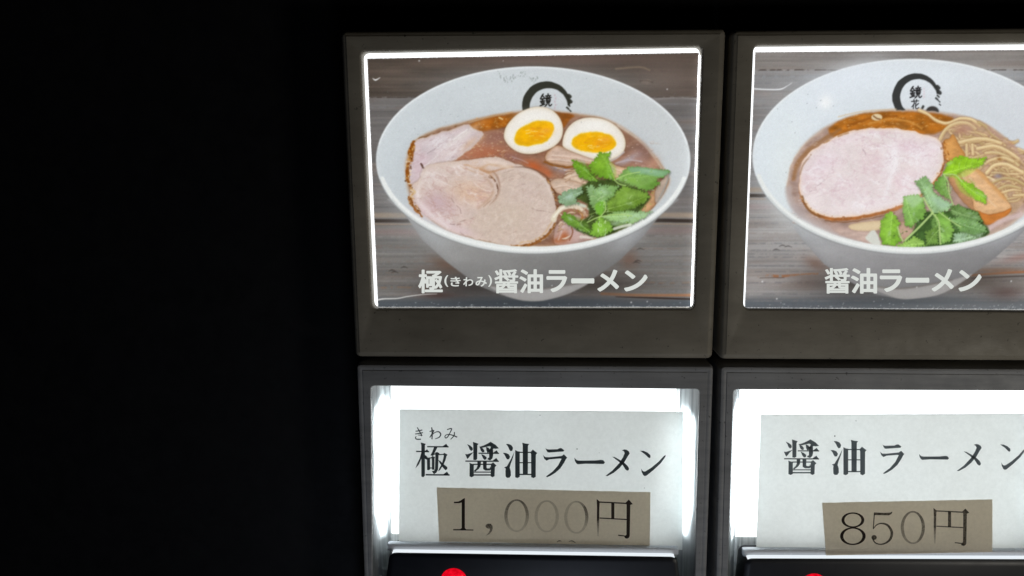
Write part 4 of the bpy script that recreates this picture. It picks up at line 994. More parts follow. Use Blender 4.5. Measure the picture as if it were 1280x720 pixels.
    for q, w in (([(240, 635), (330, 550), (436, 440)], 2.6), ([(436, 440), (400, 380), (372, 330)], 2.2), ([(436, 440), (480, 500), (488, 600), (492, 662)], 2.0), ([(515, 160), (548, 220), (556, 300), (585, 380)], 1.4),
                 ([(515, 160), (600, 165), (650, 215)], 1.4), ([(480, 430), (560, 490), (640, 540)], 1.4), ([(185, 540), (200, 600), (222, 640)], 2.0)):
        p.line(g(q), (182, 208, 132), w, .7, .9)
    front_rim(p, cx, cy, rx, ry)
    # scratches and dust
    p.line([(942, 111), (957, 111.8), (975, 111.6), (984, 107.5), (990, 103.5)], (236, 238, 240), [1.6, 1.4, 1.6, .8, .4], .6, .95)
    for k in range(90):
        x, y = rnd.uniform(934, 1340), 386 - abs(rnd.gauss(0, 3.4)); p.line([(x, y), (x + .4, y)], (216, 220, 222), rnd.uniform(.4, 1.0), .5, .7, False)
    for x, y, r in ((953, 352, 1), (971, 373.5, .9), (1146, 359, .7), (1264, 351.5, .9)): p.glow(x, y, r, r, (240, 240, 240), .9)
    finish(p, seed=9)
    return p

# ------------------------------------------------------------------ the machine
Y_BODY = 0.012
mid = at(700, 420, Y_BODY)
x0, x1, z0, z1 = -0.32, 0.34, 1.00, 1.52
bv = [(x0, z1), (x1, z1), (x1, z0), (x0, z0)]
body = slab('machine_front', bv, 0.004, Y_BODY, 0.20, M_body, None, bev=0.001)
tag(body, 'matt black front panel of the ticket machine behind the lit buttons', 'machine front')

PIX = np.linalg.norm(at(641, 300) - at(640, 300))     # one photo pixel on the front plane, in metres

# ---- upper row: backlit menu photographs
UP = [dict(outer=[(424.0, 37.0), (909.0, 34.0), (891.8, 450.0), (442.6, 447.5)], inner=[(451.0, 64.8), (877.8, 57.8), (867.2, 386.2), (465.3, 386.2)]),
      dict(outer=[(914.5, 36.0), (1403.0, 31.5), (1355.0, 453.0), (899.5, 450.5)], inner=[(943.2, 56.6), (1391.0, 52.5), (1346.0, 389.5), (930.2, 386.4)])]
UP_LABEL = ['greyish brown bezel around the menu photo of ramen with two egg halves', 'greyish brown bezel around the menu photo of ramen with one pork slice']
def photo_panel(k):
    d = UP[k]; oq = plane_quad(d['outer']); iq = plane_quad(d['inner'])
    c = at(sum(p[0] for p in d['outer']) / 4, d['outer'][2][1], Y_BODY)
    t = thing('photo_panel', UP_LABEL[k], 'display panel', c, 'lit photo panels in the upper row')
    P = PIX
    frame('bezel', oq, iq,
          [(0, 0.0016), (0.9 * P, 0.0009), (2.6 * P, 0.00045), (5.0 * P, 0.00022), (7.0 * P, 0.00015), (8 * P, 0.0)],
          [(2.8 * P, 0.0), (1.7 * P, 0.00008), (0.8 * P, 0.00028), (0, 0.00075)], 8 * P, 7 * P, M_bezel, t, Y_BODY - 0.0002)
    big = rounded(iq, 7 * P, -0.0015)
    V = [(p[0], 0.0022, p[1]) for p in big] + [(p[0], 0.0030, p[1]) for p in big]
    n = len(big)
    mesh('backlight', V, [tuple(range(n)), tuple(range(n, 2 * n))] + [(i, (i + 1) % n, n + (i + 1) % n, n + i) for i in range(n)], M_backlight, t)
    # added cold emitter that brightens the right edge of the print
    if k == 0:
        a = np.array(iq[1]); b = np.array(iq[2])
        V = []
        for q in (a + (b - a) * .03, b):
            for dx, yy in ((-0.00042, 0.0013), (-0.0001, 0.0013), (-0.0001, 0.0021), (-0.00042, 0.0021)):
                V.append((q[0] + dx, yy, q[1]))
        mesh('edge_fill_strip', V, [(0, 1, 5, 4), (1, 2, 6, 5), (2, 3, 7, 6), (3, 0, 4, 7), (0, 1, 2, 3), (4, 5, 6, 7)], M_edge_fill, t)
    return t
panels = [photo_panel(k) for k in range(2)]

def font_mesh(ch, off):
    cu = bpy.data.curves.new('glyph', 'FONT'); cu.body = ch; cu.offset = off; cu.resolution_u = 4
    cu.fill_mode = 'FRONT'
    ob = bpy.data.objects.new('glyph', cu); COL.objects.link(ob)
    dg = bpy.context.evaluated_depsgraph_get()
    me = bpy.data.meshes.new_from_object(ob.evaluated_get(dg))
    bpy.data.objects.remove(ob); bpy.data.curves.remove(cu)
    return me
def caption(parent, items, y):
    for ch, off, (ax, ay, bx, by) in items:
        src = font_mesh(ch, 0.0)
        n = len(src.vertices); c0 = np.zeros(n * 3); src.vertices.foreach_get('co', c0); c0 = c0.reshape(-1, 3)
        fc = [tuple(f.vertices) for f in src.polygons]
        co = []; F = []
        for j in range(13):
            a_ = j * math.pi / 6; r_ = off if j < 12 else 0
            co.append(c0 + np.array((r_ * math.cos(a_) , r_ * .8 * math.sin(a_), 0))); F += [tuple(i + j * n for i in f) for f in fc]
        co = np.concatenate(co); layer = np.repeat(np.arange(13), n)
        me = bpy.data.meshes.new('caption_character'); me.from_pydata(co.tolist(), [], F)
        lo = co.min(0); hi = co.max(0)
        u = (co[:, 0] - lo[0]) / (hi[0] - lo[0]); v = (hi[1] - co[:, 1]) / (hi[1] - lo[1])
        w = at_many(ax + u * (bx - ax), ay + v * (by - ay), y)
        w[:, 1] -= layer * 0.0000015
        me.vertices.foreach_set('co', w.ravel()); me.update()
        link('caption_character', me, M_caption, parent)

Y_PRINT = 0.0011
pics = []
for k, fn in enumerate((paint_photo_one, paint_photo_two)):
    p = fn()
    c = at(p.X[-1].mean(), p.Y[-1].mean(), Y_PRINT)
    t = thing('menu_photo', ('backlit menu photo of a ramen bowl with two egg halves and herbs',
                             'backlit menu photo of a ramen bowl with one pork slice, noodles and no egg')[k], 'menu photo', c, 'menu photos in the lit panels')
    to_print(p, Y_PRINT, 'photo_print', t)
    pics.append(t)
caption(pics[0], [('極', .027, (522.8, 337, 553.5, 366.6)), ('(', .018, (555.4, 344, 560.3, 358.5)), ('き', .022, (563, 346, 575.7, 358)), ('わ', .022, (579, 346.5, 591.6, 357.8)),
                  ('み', .022, (594.4, 346, 608.5, 358.2)), (')', .018, (610.3, 344, 615, 358.5)), ('醤', .021, (617.9, 336.6, 647.9, 366.6)), ('油', .030, (649.2, 336.5, 678.8, 366.5)),
                  ('ラ', .038, (683, 337.5, 709, 365.3)), ('ー', .038, (714, 347.8, 742.9, 354.4)), ('メ', .038, (746.6, 337, 773.9, 364.4)), ('ン', .038, (780, 338, 809.5, 364.3))], Y_PRINT - 0.00008)
caption(pics[1], [('醤', .021, (1030.8, 335, 1062.3, 367)), ('油', .030, (1063.6, 335, 1096.4, 367)), ('ラ', .038, (1099.7, 336.6, 1127.8, 365)), ('ー', .038, (1132, 347, 1161.6, 353.5)),
                  ('メ', .038, (1164.4, 336.2, 1192.4, 364.4)), ('ン', .038, (1198, 337.5, 1227, 364.4))], Y_PRINT - 0.00008)

# ---- lower row: order buttons
LOW = [dict(outer=[(444.6, 455.0), (893.0, 457.4), (879.0, 872.0), (459.0, 866.0)], inner=[(463.6, 482.6), (874.6, 486.8), (865.0, 846.0), (466.5, 842.0)],
            bar=[(487.0, 691.0), (846.5, 696.4), (858.0, 808.0), (472.0, 802.0)], ledge=[(484.0, 679.4), (848.5, 685.6), (848.5, 694.5), (484.0, 689.0)], lamp=(567.5, 725.0)),
       dict(outer=[(900.4, 457.6), (1352.0, 461.0), (1310.0, 880.0), (890.6, 873.0)], inner=[(917.2, 487.2), (1334.0, 489.0), (1296.0, 852.0), (906.0, 846.0)],
            bar=[(932.0, 698.4), (1294.0, 699.4), (1300.0, 812.0), (919.0, 806.0)], ledge=[(929.0, 687.2), (1296.0, 689.0), (1296.0, 697.5), (929.0, 696.5)], lamp=(1016.8, 732.0))]
LOW_LABEL = ['lit order button with black push bar below the two-egg ramen photo', 'lit order button with black push bar below the photo of ramen without egg']
Y_TRAY = 0.0065
def order_button(k):
    d = LOW[k]; oq = plane_quad(d['outer']); iq = plane_quad(d['inner']); P = PIX
    c = at(sum(p[0] for p in d['outer']) / 4, d['outer'][2][1], Y_BODY)
    t = thing('order_button', LOW_LABEL[k], 'button', c, 'lit order buttons in the lower row')
    frame('button_frame', oq, iq,
          [(0, 0.0014), (0.8 * P, 0.0006), (2.0 * P, 0.00022), (4.0 * P, 0.0001), (6.6 * P, 0.0001), (7.3 * P, 0.00017), (8.4 * P, 0.00017), (9.0 * P, 0.00005)],
          [(1.2 * P, 0.0), (0.4 * P, 0.0001), (0, 0.0004)], 6 * P, 5 * P, M_frame, t, Y_BODY - 0.0002)
    # clear tray: side walls leaning inward
    q_in = [np.array(p) for p in iq]
    rings = [ring(iq, 5 * P, -0.0003, 0.0020), ring(iq, 5 * P, -0.0002, 0.0030), ring(iq, 5 * P, 0.4 * P, 0.0046), ring(iq, 5 * P, 2.0 * P, Y_TRAY + 0.0012)]
    loft('clear_tray', rings, M_tray, t, cap_last=True)
    # light plate behind the card, ending above the push bar
    fr = 0.548
    tl, tr, br, bl = q_in
    sl = np.array((16.0 * P, 0)); sr = np.array((-(22.0 if k == 0 else 16.0) * P, 0)); up = np.array((0, 0.0004))
    lq = [tl + sl + up, tr + sr + up, tr + (br - tr) * fr + sr, tl + (bl - tl) * fr + sl]
    # ribbed clear side walls, each with an added unseen emitter behind to whiten it
    for q0, q1, sg in ((tl, bl, 1), (tr, br, -1)):
        a0 = q0 + np.array((sg * 0.00005, -0.0001)); a1 = q1 + np.array((sg * 0.00005, 0.0001)); off = np.array((sg * 17.5 * P, 0))
        V = []
        for (q, yy) in ((a0, 0.0005), (a1, 0.0005), (a1 + off, Y_TRAY - 0.0004), (a0 + off, Y_TRAY - 0.0004)):
            V.append((q[0], yy, q[1]))
        V += [(x_, y_ + 0.00012, z_) for x_, y_, z_ in V]
        mesh('tray_side', V, [(0, 1, 2, 3), (4, 5, 6, 7), (0, 1, 5, 4), (1, 2, 6, 5), (2, 3, 7, 6), (3, 0, 4, 7)], M_side, t)
        f0, f1 = (.055, .53) if sg > 0 else (.085, .52)
        V = []
        for f, wa, wb in ((f0, .30, .62), (f0 + .035, -.08, 1.0), (f1 - .13, -.08, 1.0), (f1, .34, .52)):
            for w_ in (wa, wb):
                c_ = q0 + (q1 - q0) * f + off * w_
                V.append((c_[0], 0.0009 + (Y_TRAY - 0.0013) * w_ + 0.0006, c_[1]))
        V += [(x_, y_ + 0.0002, z_) for x_, y_, z_ in V]
        F = [(0, 1, 3, 2), (2, 3, 5, 4), (4, 5, 7, 6), (8, 9, 11, 10), (10, 11, 13, 12), (12, 13, 15, 14)]
        for i_, j_ in ((0, 1), (1, 3), (3, 5), (5, 7), (7, 6), (6, 4), (4, 2), (2, 0)): F.append((i_, j_, j_ + 8, i_ + 8))
        mesh('side_fill', V, F, M_side_fill, t)
    slab('backlight', lq, 0.0010, Y_TRAY - 0.0003, Y_TRAY + 0.0008, M_backlight_low[k], t)
    # ribs of the tray at both sides
    for q0, q1, s in ((tl, bl, 1), (tr, br, -1)):
        for f in ((.312, .445, .603) if s > 0 else (.600,)):
            a = q0 + (q1 - q0) * f
            th = 0.00016 if f > .5 else 0.00004
            V = [(a[0] + s * xx, yy + xx * 1.9, a[1] + zz) for xx in (0.00005, 0.0019) for yy in (0.0007, 0.0012) for zz in (-th, th)]
            mesh('tray_rib', V, [(0, 1, 3, 2), (4, 5, 7, 6), (0, 1, 5, 4), (2, 3, 7, 6), (0, 2, 6, 4), (1, 3, 7, 5)], M_ledge, t)
    # ledge holding the card, and the push bar with its bevelled top
    slab('card_ledge', plane_quad(d['ledge'], 0.0018), 2 * P, 0.0018, 0.0029, M_ledge, t, bev=0.0003)
    bq = plane_quad(d['bar'], 0.0004)
    bar_rings = [ring(bq, 9 * P, 0, 0.0060), ring(bq, 9 * P, 0, 0.0005), ring(bq, 9 * P, 0.3 * P, 0.0004), ring(bq, 9 * P, 3.0 * P, 0.0002), ring(bq, 9 * P, 6.2 * P, 0.0001)]
    bar = loft('push_bar', bar_rings, M_bar, t, cap_first=True, cap_last=True)
    # top shelf of the bar, given emission in place of backlight falling on it
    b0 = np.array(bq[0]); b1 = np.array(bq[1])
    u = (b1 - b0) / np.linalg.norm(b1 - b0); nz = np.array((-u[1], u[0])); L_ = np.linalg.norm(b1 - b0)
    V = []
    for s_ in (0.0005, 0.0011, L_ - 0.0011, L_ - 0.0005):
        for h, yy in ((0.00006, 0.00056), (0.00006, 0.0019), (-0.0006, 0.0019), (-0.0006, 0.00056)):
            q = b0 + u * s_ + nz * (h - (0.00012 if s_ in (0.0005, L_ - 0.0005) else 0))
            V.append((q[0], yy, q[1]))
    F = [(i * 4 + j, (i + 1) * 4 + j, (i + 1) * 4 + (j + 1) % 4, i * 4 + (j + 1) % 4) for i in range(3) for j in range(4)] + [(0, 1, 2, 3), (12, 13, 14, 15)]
    mesh('bar_top_glow', V, F, M_bar_glow, bar)
    # red lamp: low dome with a collar
    L = at(d['lamp'][0], d['lamp'][1], 0.0002)
    R = 18.3 * P
    V = []; F = []; nr, na = 6, 28
    for i in range(nr + 1):
        a = i / nr * math.pi / 2
        for j in range(na):
            b = 2 * math.pi * j / na
            V.append((L[0] + R * math.cos(a) * math.cos(b), 0.0003 - 0.0013 * math.sin(a), L[2] + R * math.cos(a) * math.sin(b)))
    for i in range(nr):
        for j in range(na): F.append((i * na + j, i * na + (j + 1) % na, (i + 1) * na + (j + 1) % na, (i + 1) * na + j))
    F.append(tuple(range(na)))
    lamp = mesh('indicator_lamp', V, F, M_lamp, t, smooth=True)
    lamp['label'] = 'glowing red indicator lamp'
    return t
buttons = [order_button(k) for k in range(2)]

# ------------------------------------------------------------------ lettering on the cards (drawn stroke by stroke)
def ribbon(P, w):
    P = [np.array(p, float) for p in P]; n = len(P)
    ws = np.interp(np.linspace(0, 1, n), np.linspace(0, 1, len(np.atleast_1d(w))), np.atleast_1d(w))
    L = []; R = []
    for i in range(n):
        d = P[min(i + 1, n - 1)] - P[max(i - 1, 0)]; d = d / (np.linalg.norm(d) + 1e-9); nn = np.array((-d[1], d[0]))
        L.append(P[i] + nn * ws[i] / 2); R.append(P[i] - nn * ws[i] / 2)
    return L, R
class Glyph:
    def __init__(s): s.polys = []
    def p(s, *pts): s.polys.append([np.array(q, float) for q in pts]); return s
    def h(s, xa, ya, xb, yb, w=9, tri=0):
        s.p((xa, ya - w / 2), (xb, yb - w / 2), (xb, yb + w / 2), (xa, ya + w / 2))
        if tri: s.p((xb - tri * 1.9, yb - w / 2 + 1), (xb - tri * .75, yb - tri * .95), (xb + 1, yb + w / 2), (xb - tri * 1.9, yb + w / 2 - 1))
        return s
    def s(s_, pts, w):
        P = catmull(pts, 5, False) if len(pts) > 2 else np.array(pts, float)
        L, R = ribbon(P, w)
        for i in range(len(L) - 1): s_.polys.append([L[i], L[i + 1], R[i + 1], R[i]])
        return s_
    def ring(s, cx, cy, rx, ry, tx, ty, n=40, rot=0):
        t = np.linspace(0, 2 * math.pi, n + 1); c, q = math.cos(rot), math.sin(rot)
        def f(a, r1, r2): return np.array((cx + r1 * math.cos(a) * c - r2 * math.sin(a) * q, cy + r1 * math.cos(a) * q + r2 * math.sin(a) * c))
        for i in range(n):
            s.polys.append([f(t[i], rx, ry), f(t[i + 1], rx, ry), f(t[i + 1], rx - tx, ry - ty), f(t[i], rx - tx, ry - ty)])
        return s
    def bbox(s):
        a = np.concatenate([np.array(q) for q in s.polys]); return a.min(0), a.max(0)
def G(): return Glyph()
GL = {}
GL['極'] = (G().p((145, 255), (170, 262), (197, 270), (188, 285), (188, 625), (172, 642), (152, 634), (152, 290)).h(92, 353, 235, 357, 10, 26)
           .p((153, 362), (168, 362), (150, 430), (120, 500), (82, 545), (106, 490), (135, 430)).p((187, 392), (205, 405), (222, 428), (214, 446), (198, 440), (187, 425))
           .h(218, 300, 455, 302, 10, 34).p((296, 303), (332, 303), (300, 365), (282, 402), (255, 396), (275, 360)).h(272, 388, 330, 378, 9)
           .p((310, 366), (330, 362), (352, 376), (342, 396), (336, 558), (318, 590), (292, 606), (270, 576), (296, 572), (306, 550), (310, 400))
           .p((200, 412), (220, 424), (246, 428), (246, 555), (232, 562), (218, 560), (216, 440)).p((262, 420), (276, 408), (302, 418), (296, 432), (296, 558), (272, 556), (270, 432)).h(240, 428, 275, 426, 8).h(240, 540, 275, 540, 8)
           .h(350, 390, 408, 387, 8).p((392, 388), (408, 372), (442, 390), (430, 410), (420, 450), (398, 500), (360, 560), (338, 578), (352, 548), (384, 490), (400, 430), (405, 398))
           .p((340, 452), (362, 462), (400, 500), (440, 530), (440, 552), (420, 562), (396, 535), (362, 488)).h(200, 616, 466, 618, 13, 36))
GL['醤'] = (G().p((665, 272), (700, 290), (722, 310), (728, 332), (712, 346), (696, 332), (684, 300)).p((645, 384), (668, 388), (738, 362), (700, 398), (684, 420), (668, 436))
           .p((732, 248), (760, 258), (790, 268), (778, 286), (776, 440), (756, 450), (737, 445), (736, 285))
           .p((805, 302), (850, 290), (895, 268), (930, 248), (985, 282), (1020, 318), (985, 322), (962, 318), (936, 345), (906, 352), (925, 325), (935, 300), (915, 292), (860, 305), (815, 316))
           .p((812, 318), (838, 318), (856, 340), (856, 360), (838, 362), (822, 345)).p((880, 304), (905, 314), (925, 340), (912, 362), (894, 366), (884, 340))
           .h(795, 374, 1022, 375, 9, 34).p((905, 332), (955, 332), (956, 400), (948, 430), (925, 452), (896, 442), (900, 430), (915, 424), (914, 350))
           .p((825, 384), (856, 398), (882, 420), (880, 440), (860, 446), (844, 425)).h(648, 462, 1020, 464, 10, 36)
           .p((692, 484), (716, 494), (742, 500), (738, 515), (738, 630), (716, 642), (694, 632), (696, 505)).p((932, 498), (958, 480), (992, 512), (975, 530), (972, 630), (952, 642), (932, 632), (935, 515))
           .h(735, 499, 940, 499, 9).h(735, 586, 935, 586, 8).h(735, 618, 935, 618, 12)
           .p((782, 466), (820, 466), (814, 520), (795, 548), (756, 578), (742, 572), (772, 545), (784, 515)).p((845, 466), (884, 466), (882, 536), (890, 546), (920, 546), (928, 520), (932, 556), (920, 566), (872, 566), (848, 552)))
GL['油'] = (G().p((115, 135), (145, 138), (172, 150), (190, 178), (182, 208), (165, 214), (152, 198), (138, 166)).p((80, 235), (112, 238), (142, 252), (156, 278), (146, 304), (126, 306), (114, 290), (102, 262))
           .p((207, 222), (188, 290), (160, 370), (152, 402), (164, 440), (166, 488), (150, 512), (124, 514), (110, 498), (108, 440), (112, 412), (95, 398), (124, 388), (168, 310))
           .p((297, 122), (330, 132), (371, 136), (358, 154), (356, 476), (304, 476), (303, 155)).p((217, 205), (242, 218), (268, 222), (265, 240), (265, 502), (242, 516), (218, 508))
           .p((390, 228), (414, 200), (460, 236), (446, 256), (445, 502), (422, 516), (398, 506), (397, 250)).h(262, 229, 400, 229, 9).h(262, 345, 400, 345, 8).h(262, 477, 400, 477, 10))
GL['ラ'] = (G().p((557, 183), (568, 194), (590, 199), (690, 196), (718, 184), (735, 184), (766, 206), (756, 218), (700, 221), (600, 229), (582, 226), (570, 208))
           .p((528, 256), (538, 272), (556, 285), (600, 286), (740, 272), (764, 254), (798, 288), (785, 305), (764, 345), (722, 408), (665, 458), (610, 492), (575, 506), (564, 500), (640, 445), (700, 378), (740, 300), (720, 296), (600, 306), (568, 320), (545, 300)))
GL['ー'] = (G().p((882, 290), (892, 304), (905, 318), (930, 324), (1000, 324), (1120, 322), (1180, 316), (1206, 320), (1223, 342), (1210, 358), (1150, 357), (1000, 355), (920, 361), (904, 350), (890, 325)))
GL['メ'] = (G().p((430, 206), (455, 198), (478, 202), (502, 218), (512, 240), (492, 270), (455, 335), (400, 402), (335, 456), (266, 493), (243, 493), (320, 436), (398, 352), (442, 282), (460, 238), (450, 216))
           .p((318, 278), (345, 284), (400, 314), (450, 345), (488, 382), (504, 408), (500, 428), (486, 433), (468, 420), (438, 372), (380, 322)))
GL['ン'] = (G().p((632, 212), (670, 214), (715, 234), (744, 260), (746, 284), (734, 292), (718, 280), (688, 250))
           .p((645, 413), (656, 436), (672, 447), (692, 445), (760, 402), (840, 336), (894, 277), (917, 258), (914, 278), (862, 350), (782, 425), (704, 488), (684, 494), (668, 484), (650, 450)))
GL['き'] = G().s([(86, 126), (120, 122), (160, 112)], [8, 10, 8]).s([(82, 157), (120, 152), (166, 142)], [8, 10, 8]).s([(104, 84), (125, 120), (158, 178)], [8, 11, 10]).s([(158, 178), (135, 170), (115, 170)], [8, 6, 4]).s([(92, 184), (84, 202), (100, 216), (145, 216)], [6, 9, 11, 10])
GL['わ'] = G().s([(266, 84), (272, 130), (270, 215)], [10, 12, 10]).s([(244, 130), (292, 118), (268, 158), (246, 196)], [7, 9, 8, 8]).s([(252, 186), (300, 142), (345, 132), (368, 160), (350, 194), (305, 212)], [6, 7, 11, 13, 10, 4])
GL['み'] = G().s([(440, 108), (490, 96), (474, 140), (446, 190), (424, 202), (416, 182), (440, 164), (490, 168), (552, 192)], [8, 10, 8, 9, 9, 8, 7, 9, 11]).s([(522, 136), (518, 174), (480, 218)], [8, 11, 5])
GL['1'] = G().p((284, 158), (296, 152), (306, 150), (306, 466), (320, 480), (396, 482), (396, 493), (182, 491), (182, 478), (256, 478), (272, 466), (272, 196), (245, 204), (190, 204), (190, 188), (235, 186), (262, 174))
GL[','] = G().p((523, 444), (534, 428), (554, 420), (580, 422), (598, 442), (601, 470), (590, 502), (562, 534), (525, 549), (556, 518), (572, 486), (570, 474), (545, 470), (530, 460))
GL['0'] = G().ring(852, 335, 132, 175, 34, 17, 48)
GL['8'] = G().ring(238, 203, 84, 56, 22, 10, 40).ring(238, 321, 94, 65, 24, 10, 44)
GL['5'] = G().p((392, 148), (470, 152), (512, 150), (532, 142), (524, 160), (505, 170), (398, 168)).s([(396, 155), (392, 210), (388, 268)], [8, 8, 8]).s([(388, 268), (412, 240), (450, 228), (496, 242), (526, 290), (516, 340), (482, 370), (440, 380), (402, 368), (384, 340)], [6, 8, 10, 16, 20, 18, 12, 9, 9, 10]).ring(394, 330, 20, 18, 19, 17, 16)
GL['円'] = (G().p((557, 158), (572, 170), (590, 186), (586, 260), (585, 362), (560, 362), (561, 250)).p((560, 362), (585, 362), (583, 460), (578, 552), (566, 552), (562, 460)).p((585, 184), (870, 198), (870, 212), (585, 198))
           .p((866, 196), (898, 164), (940, 212), (914, 222), (908, 550), (900, 568), (880, 580), (856, 572), (850, 556), (785, 548), (785, 536), (862, 546), (873, 535), (875, 225))
           .p((712, 198), (745, 199), (745, 370), (712, 368)).p((588, 354), (875, 370), (875, 382), (588, 366)))

def fatten(poly, e):
    P = np.array(poly, float); n = len(P)
    area = sum(P[i - 1][0] * P[i][1] - P[i][0] * P[i - 1][1] for i in range(n))
    sg = 1 if area > 0 else -1; out = []
    for i in range(n):
        d0 = P[i] - P[i - 1]; d1 = P[(i + 1) % n] - P[i]
        d0 = d0 / (np.linalg.norm(d0) + 1e-9); d1 = d1 / (np.linalg.norm(d1) + 1e-9)
        nn = np.array((d0[1] + d1[1], -d0[0] - d1[0])) * sg; L = np.linalg.norm(nn)
        out.append(P[i] + nn / max(L, .7) * e * min(1.3, 2 / max(L, 1.0)))
    return out
def write(parent, ch, box, y, mat, ink=1.0, fat=0.0, src=None, shear=0.0, name='printed_character'):
    """one character: its strokes as flat ink on the card; ink may be a function of (u, v) where it has worn off"""
    g = GL[ch]; lo, hi = g.bbox() if src is None else (np.array(src[0]), np.array(src[1]))
    ax, ay, bx, by = box
    V = []; F = []; I = []
    for n, poly in enumerate(g.polys):
        base = len(V)
        if fat: poly = fatten(poly, fat)
        pts = poly
        if len(poly) == 4 and callable(ink):   # subdivide so that the wear can vary along the stroke
            a, b, c, d = poly; pts = None
            m_ = 6
            for i in range(m_ + 1):
                for q in (a + (b - a) * i / m_, d + (c - d) * i / m_):
                    V.append(q)
            for i in range(m_): F.append((base + 2 * i, base + 2 * i + 1, base + 2 * i + 3, base + 2 * i + 2))
            cnt = 2 * (m_ + 1)
        elif callable(ink) and len(poly) > 4:
            V += pts; F.append(tuple(range(base, base + len(pts)))); cnt = len(pts)
        else:
            V += list(pts); F.append(tuple(range(base, base + len(pts)))); cnt = len(pts)
        I += [n] * cnt
    out = []; val = []
    for q, n in zip(V, I):
        u = (q[0] - lo[0]) / (hi[0] - lo[0]); v = (q[1] - lo[1]) / (hi[1] - lo[1])
        py = ay + v * (by - ay)
        w = at(ax + u * (bx - ax) + shear * (v - .5), py, y(py) if callable(y) else y)
        out.append((w[0], w[1] - 0.0000015 * (n % 12), w[2])); val.append(ink(u, v) if callable(ink) else ink)
    me = bpy.data.meshes.new(name); me.from_pydata(out, [], F)
    ca = me.color_attributes.new('ink', 'FLOAT_COLOR', 'POINT')
    ca.data.foreach_set('color', np.array([[v, v, v, 1] for v in val], np.float32).ravel())
    return link(name, me, mat, parent)

# name cards
Y_CARD = 0.0030
def base_of(px4, y):
    return at((px4[2][0] + px4[3][0]) / 2, (px4[2][1] + px4[3][1]) / 2, y)
CARD = [[(499.5, 511.8), (854.2, 514.8), (853.0, 687.5), (498.6, 680.5)], [(951.2, 518.6), (1316, 517.2), (1292, 689.5), (945.4, 688.5)]]
CLABEL = ['white paper name card with small kana above its bold black lettering', 'white paper name card with widely spaced grey lettering and no small kana']
cards = []
for k in range(2):
    t = thing('name_card', CLABEL[k], 'card', base_of(CARD[k], Y_CARD), 'paper name cards in the buttons')
    quadslab('card_sheet', CARD[k], Y_CARD, 0.00015, M_card, t, jag=0.12, seed=k)
    cards.append(t)
def zb(ox, oy, s, g):
    lo, hi = GL[g].bbox(); return (ox + lo[0] / s, oy + lo[1] / s, ox + hi[0] / s, oy + hi[1] / s)
yc = Y_CARD - 0.00003
for ch, o in (('き', (510, 525)), ('わ', (510, 525)), ('み', (510, 525))): write(cards[0], ch, zb(*o, 9, ch), yc, M_ink, .95, 1.6)
for ch, o in (('極', (510, 525)), ('醤', (510, 525)), ('油', (620, 540)), ('ラ', (620, 540)), ('ー', (620, 540)), ('メ', (730, 540)), ('ン', (730, 540))):
    write(cards[0], ch, zb(*o, 9, ch), yc, M_ink, 1.0, 2.4)
def z2(x0_, y0_, x1_, y1_, s=9, ox=970, oy=540): return (ox + x0_ / s, oy + y0_ / s, ox + x1_ / s, oy + y1_ / s)
write(cards[1], '醤', z2(90, 85, 485, 482), yc, M_ink2, 1.0, 2.0); write(cards[1], '油', z2(615, 90, 1015, 484), yc, M_ink2, 1.0, 2.0)
for ch, b in (('ラ', (127, 100, 321, 334)), ('ー', (440, 175, 679, 222)), ('メ', (743, 97, 940, 311)), ('ン', (1090, 100, 1290, 302))):
    write(cards[1], ch, z2(*b, 6.4, 1080, 540), yc, M_ink2, 1.0, 1.6)
# stray ink specks
for k, (x, y, r) in enumerate(((721.3, 561.2, .9), (749, 566, .4), (1043.5, 545, 1.0), (1070, 526, .6), (805.5, 610, .5), (675, 519, .6))):
    c = cards[0] if x < 900 else cards[1]
    V = [at(x + r * math.cos(a) * (1 + .3 * math.sin(3 * a)), y + r * math.sin(a), yc) for a in np.linspace(0, 6.283, 9)[:-1]]
    me = bpy.data.meshes.new('ink_speck'); me.from_pydata([tuple(v) for v in V], [], [tuple(range(8))])
    ca = me.color_attributes.new('ink', 'FLOAT_COLOR', 'POINT'); ca.data.foreach_set('color', np.full(32, .75, np.float32))
    link('ink_speck', me, M_ink2, c)

# price labels pasted over the cards
Y_LABEL = Y_CARD - 0.00025
PL = [[(545.8, 609.6), (813.2, 615.6), (812.2, 682.0), (548.9, 676.9)], [(1027.8, 628.8), (1240.6, 624.6), (1240.6, 690.0), (1032.6, 694.2)]]
PLABEL = ['beige paper price label reading 1,000 yen with faded zeros', 'beige paper price label reading 850 yen']
labels = []
for k in range(2):
    yl = Y_LABEL if k == 0 else (lambda py: 0.0028 - (py - 626) / 68 * 0.0012)
    t = thing('price_label', PLABEL[k], 'price label', base_of(PL[k], Y_LABEL), 'beige price labels on the name cards')
    quadslab('label_sheet', PL[k], yl, 0.00012, M_label, t, jag=0.22, seed=20 + k)
    labels.append(t)
yl = Y_LABEL - 0.00003
def z6(x0_, y0_, x1_, y1_): return (545 + x0_ / 8.471, 605 + y0_ / 8.471, 545 + x1_ / 8.471, 605 + y1_ / 8.471)
def z7(x0_, y0_, x1_, y1_): return (680 + x0_ / 8.471, 605 + y0_ / 8.471, 680 + x1_ / 8.471, 605 + y1_ / 8.471)
def z8(x0_, y0_, x1_, y1_): return (1025 + x0_ / 5.818, 615 + y0_ / 5.818, 1025 + x1_ / 5.818, 615 + y1_ / 5.818)
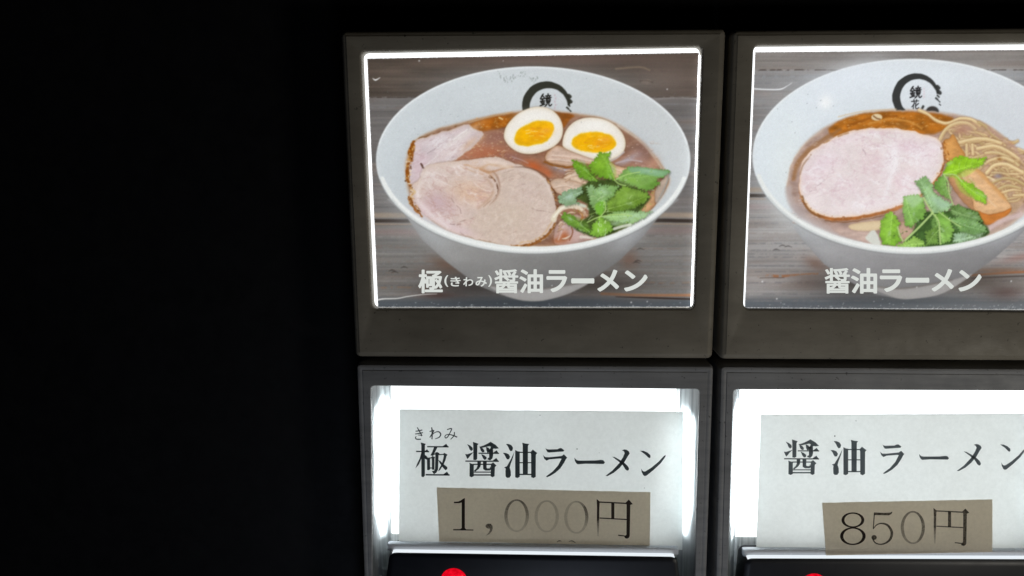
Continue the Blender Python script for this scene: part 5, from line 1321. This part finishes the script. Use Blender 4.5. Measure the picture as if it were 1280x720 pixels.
write(labels[0], '1', z6(182, 150, 396, 493), yl, M_ink_label)
write(labels[0], ',', z6(523, 420, 601, 549), yl, M_ink_label, lambda u, v: .9 - .35 * v)
write(labels[0], '0', z6(724, 162, 984, 508), yl, M_ink_label, lambda u, v: min(.9, .22 + .62 * max(0, 1 - v * 1.15) * (1.0 if u < .35 or u > .6 else .8) + .25 * max(0, .25 - u)))
write(labels[0], '0', z7(-100, 172, 157, 512), yl, M_ink_label, lambda u, v: .20 + .16 * max(0, 1 - v * 1.6))
write(labels[0], '0', z7(214, 178, 470, 526), yl, M_ink_label, lambda u, v: .24 + .66 * max(0, min(1, (u - .35) * 1.8)) * max(0, 1 - abs(v - .22) * 1.7))
write(labels[0], '円', z7(557, 158, 940, 580), yl, M_ink_label, lambda u, v: .98 if u > .12 or v < .5 else max(.1, .98 - 1.75 * (v - .5)))
yl2 = lambda py: 0.0028 - (py - 626) / 68 * 0.0012 - 0.00003
write(labels[1], '8', z8(146, 148, 332, 386), yl2, M_ink_label)
write(labels[1], '5', z8(374, 142, 532, 385), yl2, M_ink_label, lambda u, v: .9)
write(labels[1], '0', z8(587, 138, 763, 378), yl2, M_ink_label, lambda u, v: .66 - .18 * v + .15 * (u > .7))
write(labels[1], '円', z8(825, 116, 1086, 393), yl2, M_ink_label, lambda u, v: .9 if u > .12 or v < .5 else max(.12, .9 - 1.6 * (v - .5)), shear=0)
# burnt tear at the lower edge of the first label
for a, b in (((696, 677.6), (702, 676.6)), ((711, 676.8), (719.5, 678.6))):
    P = [a, ((a[0] + b[0]) / 2, min(a[1], b[1]) - .6), b]; L, R = ribbon(catmull(P, 4, False), [.5, 1.6, .5])
    V = [tuple(at(q[0], q[1], yl)) for q in L + R[::-1]]
    me = bpy.data.meshes.new('torn_edge'); me.from_pydata(V, [], [tuple(range(len(V)))])
    ca = me.color_attributes.new('ink', 'FLOAT_COLOR', 'POINT'); ca.data.foreach_set('color', np.full(4 * len(V), .8, np.float32))
    link('torn_edge', me, M_ink_label, labels[0])
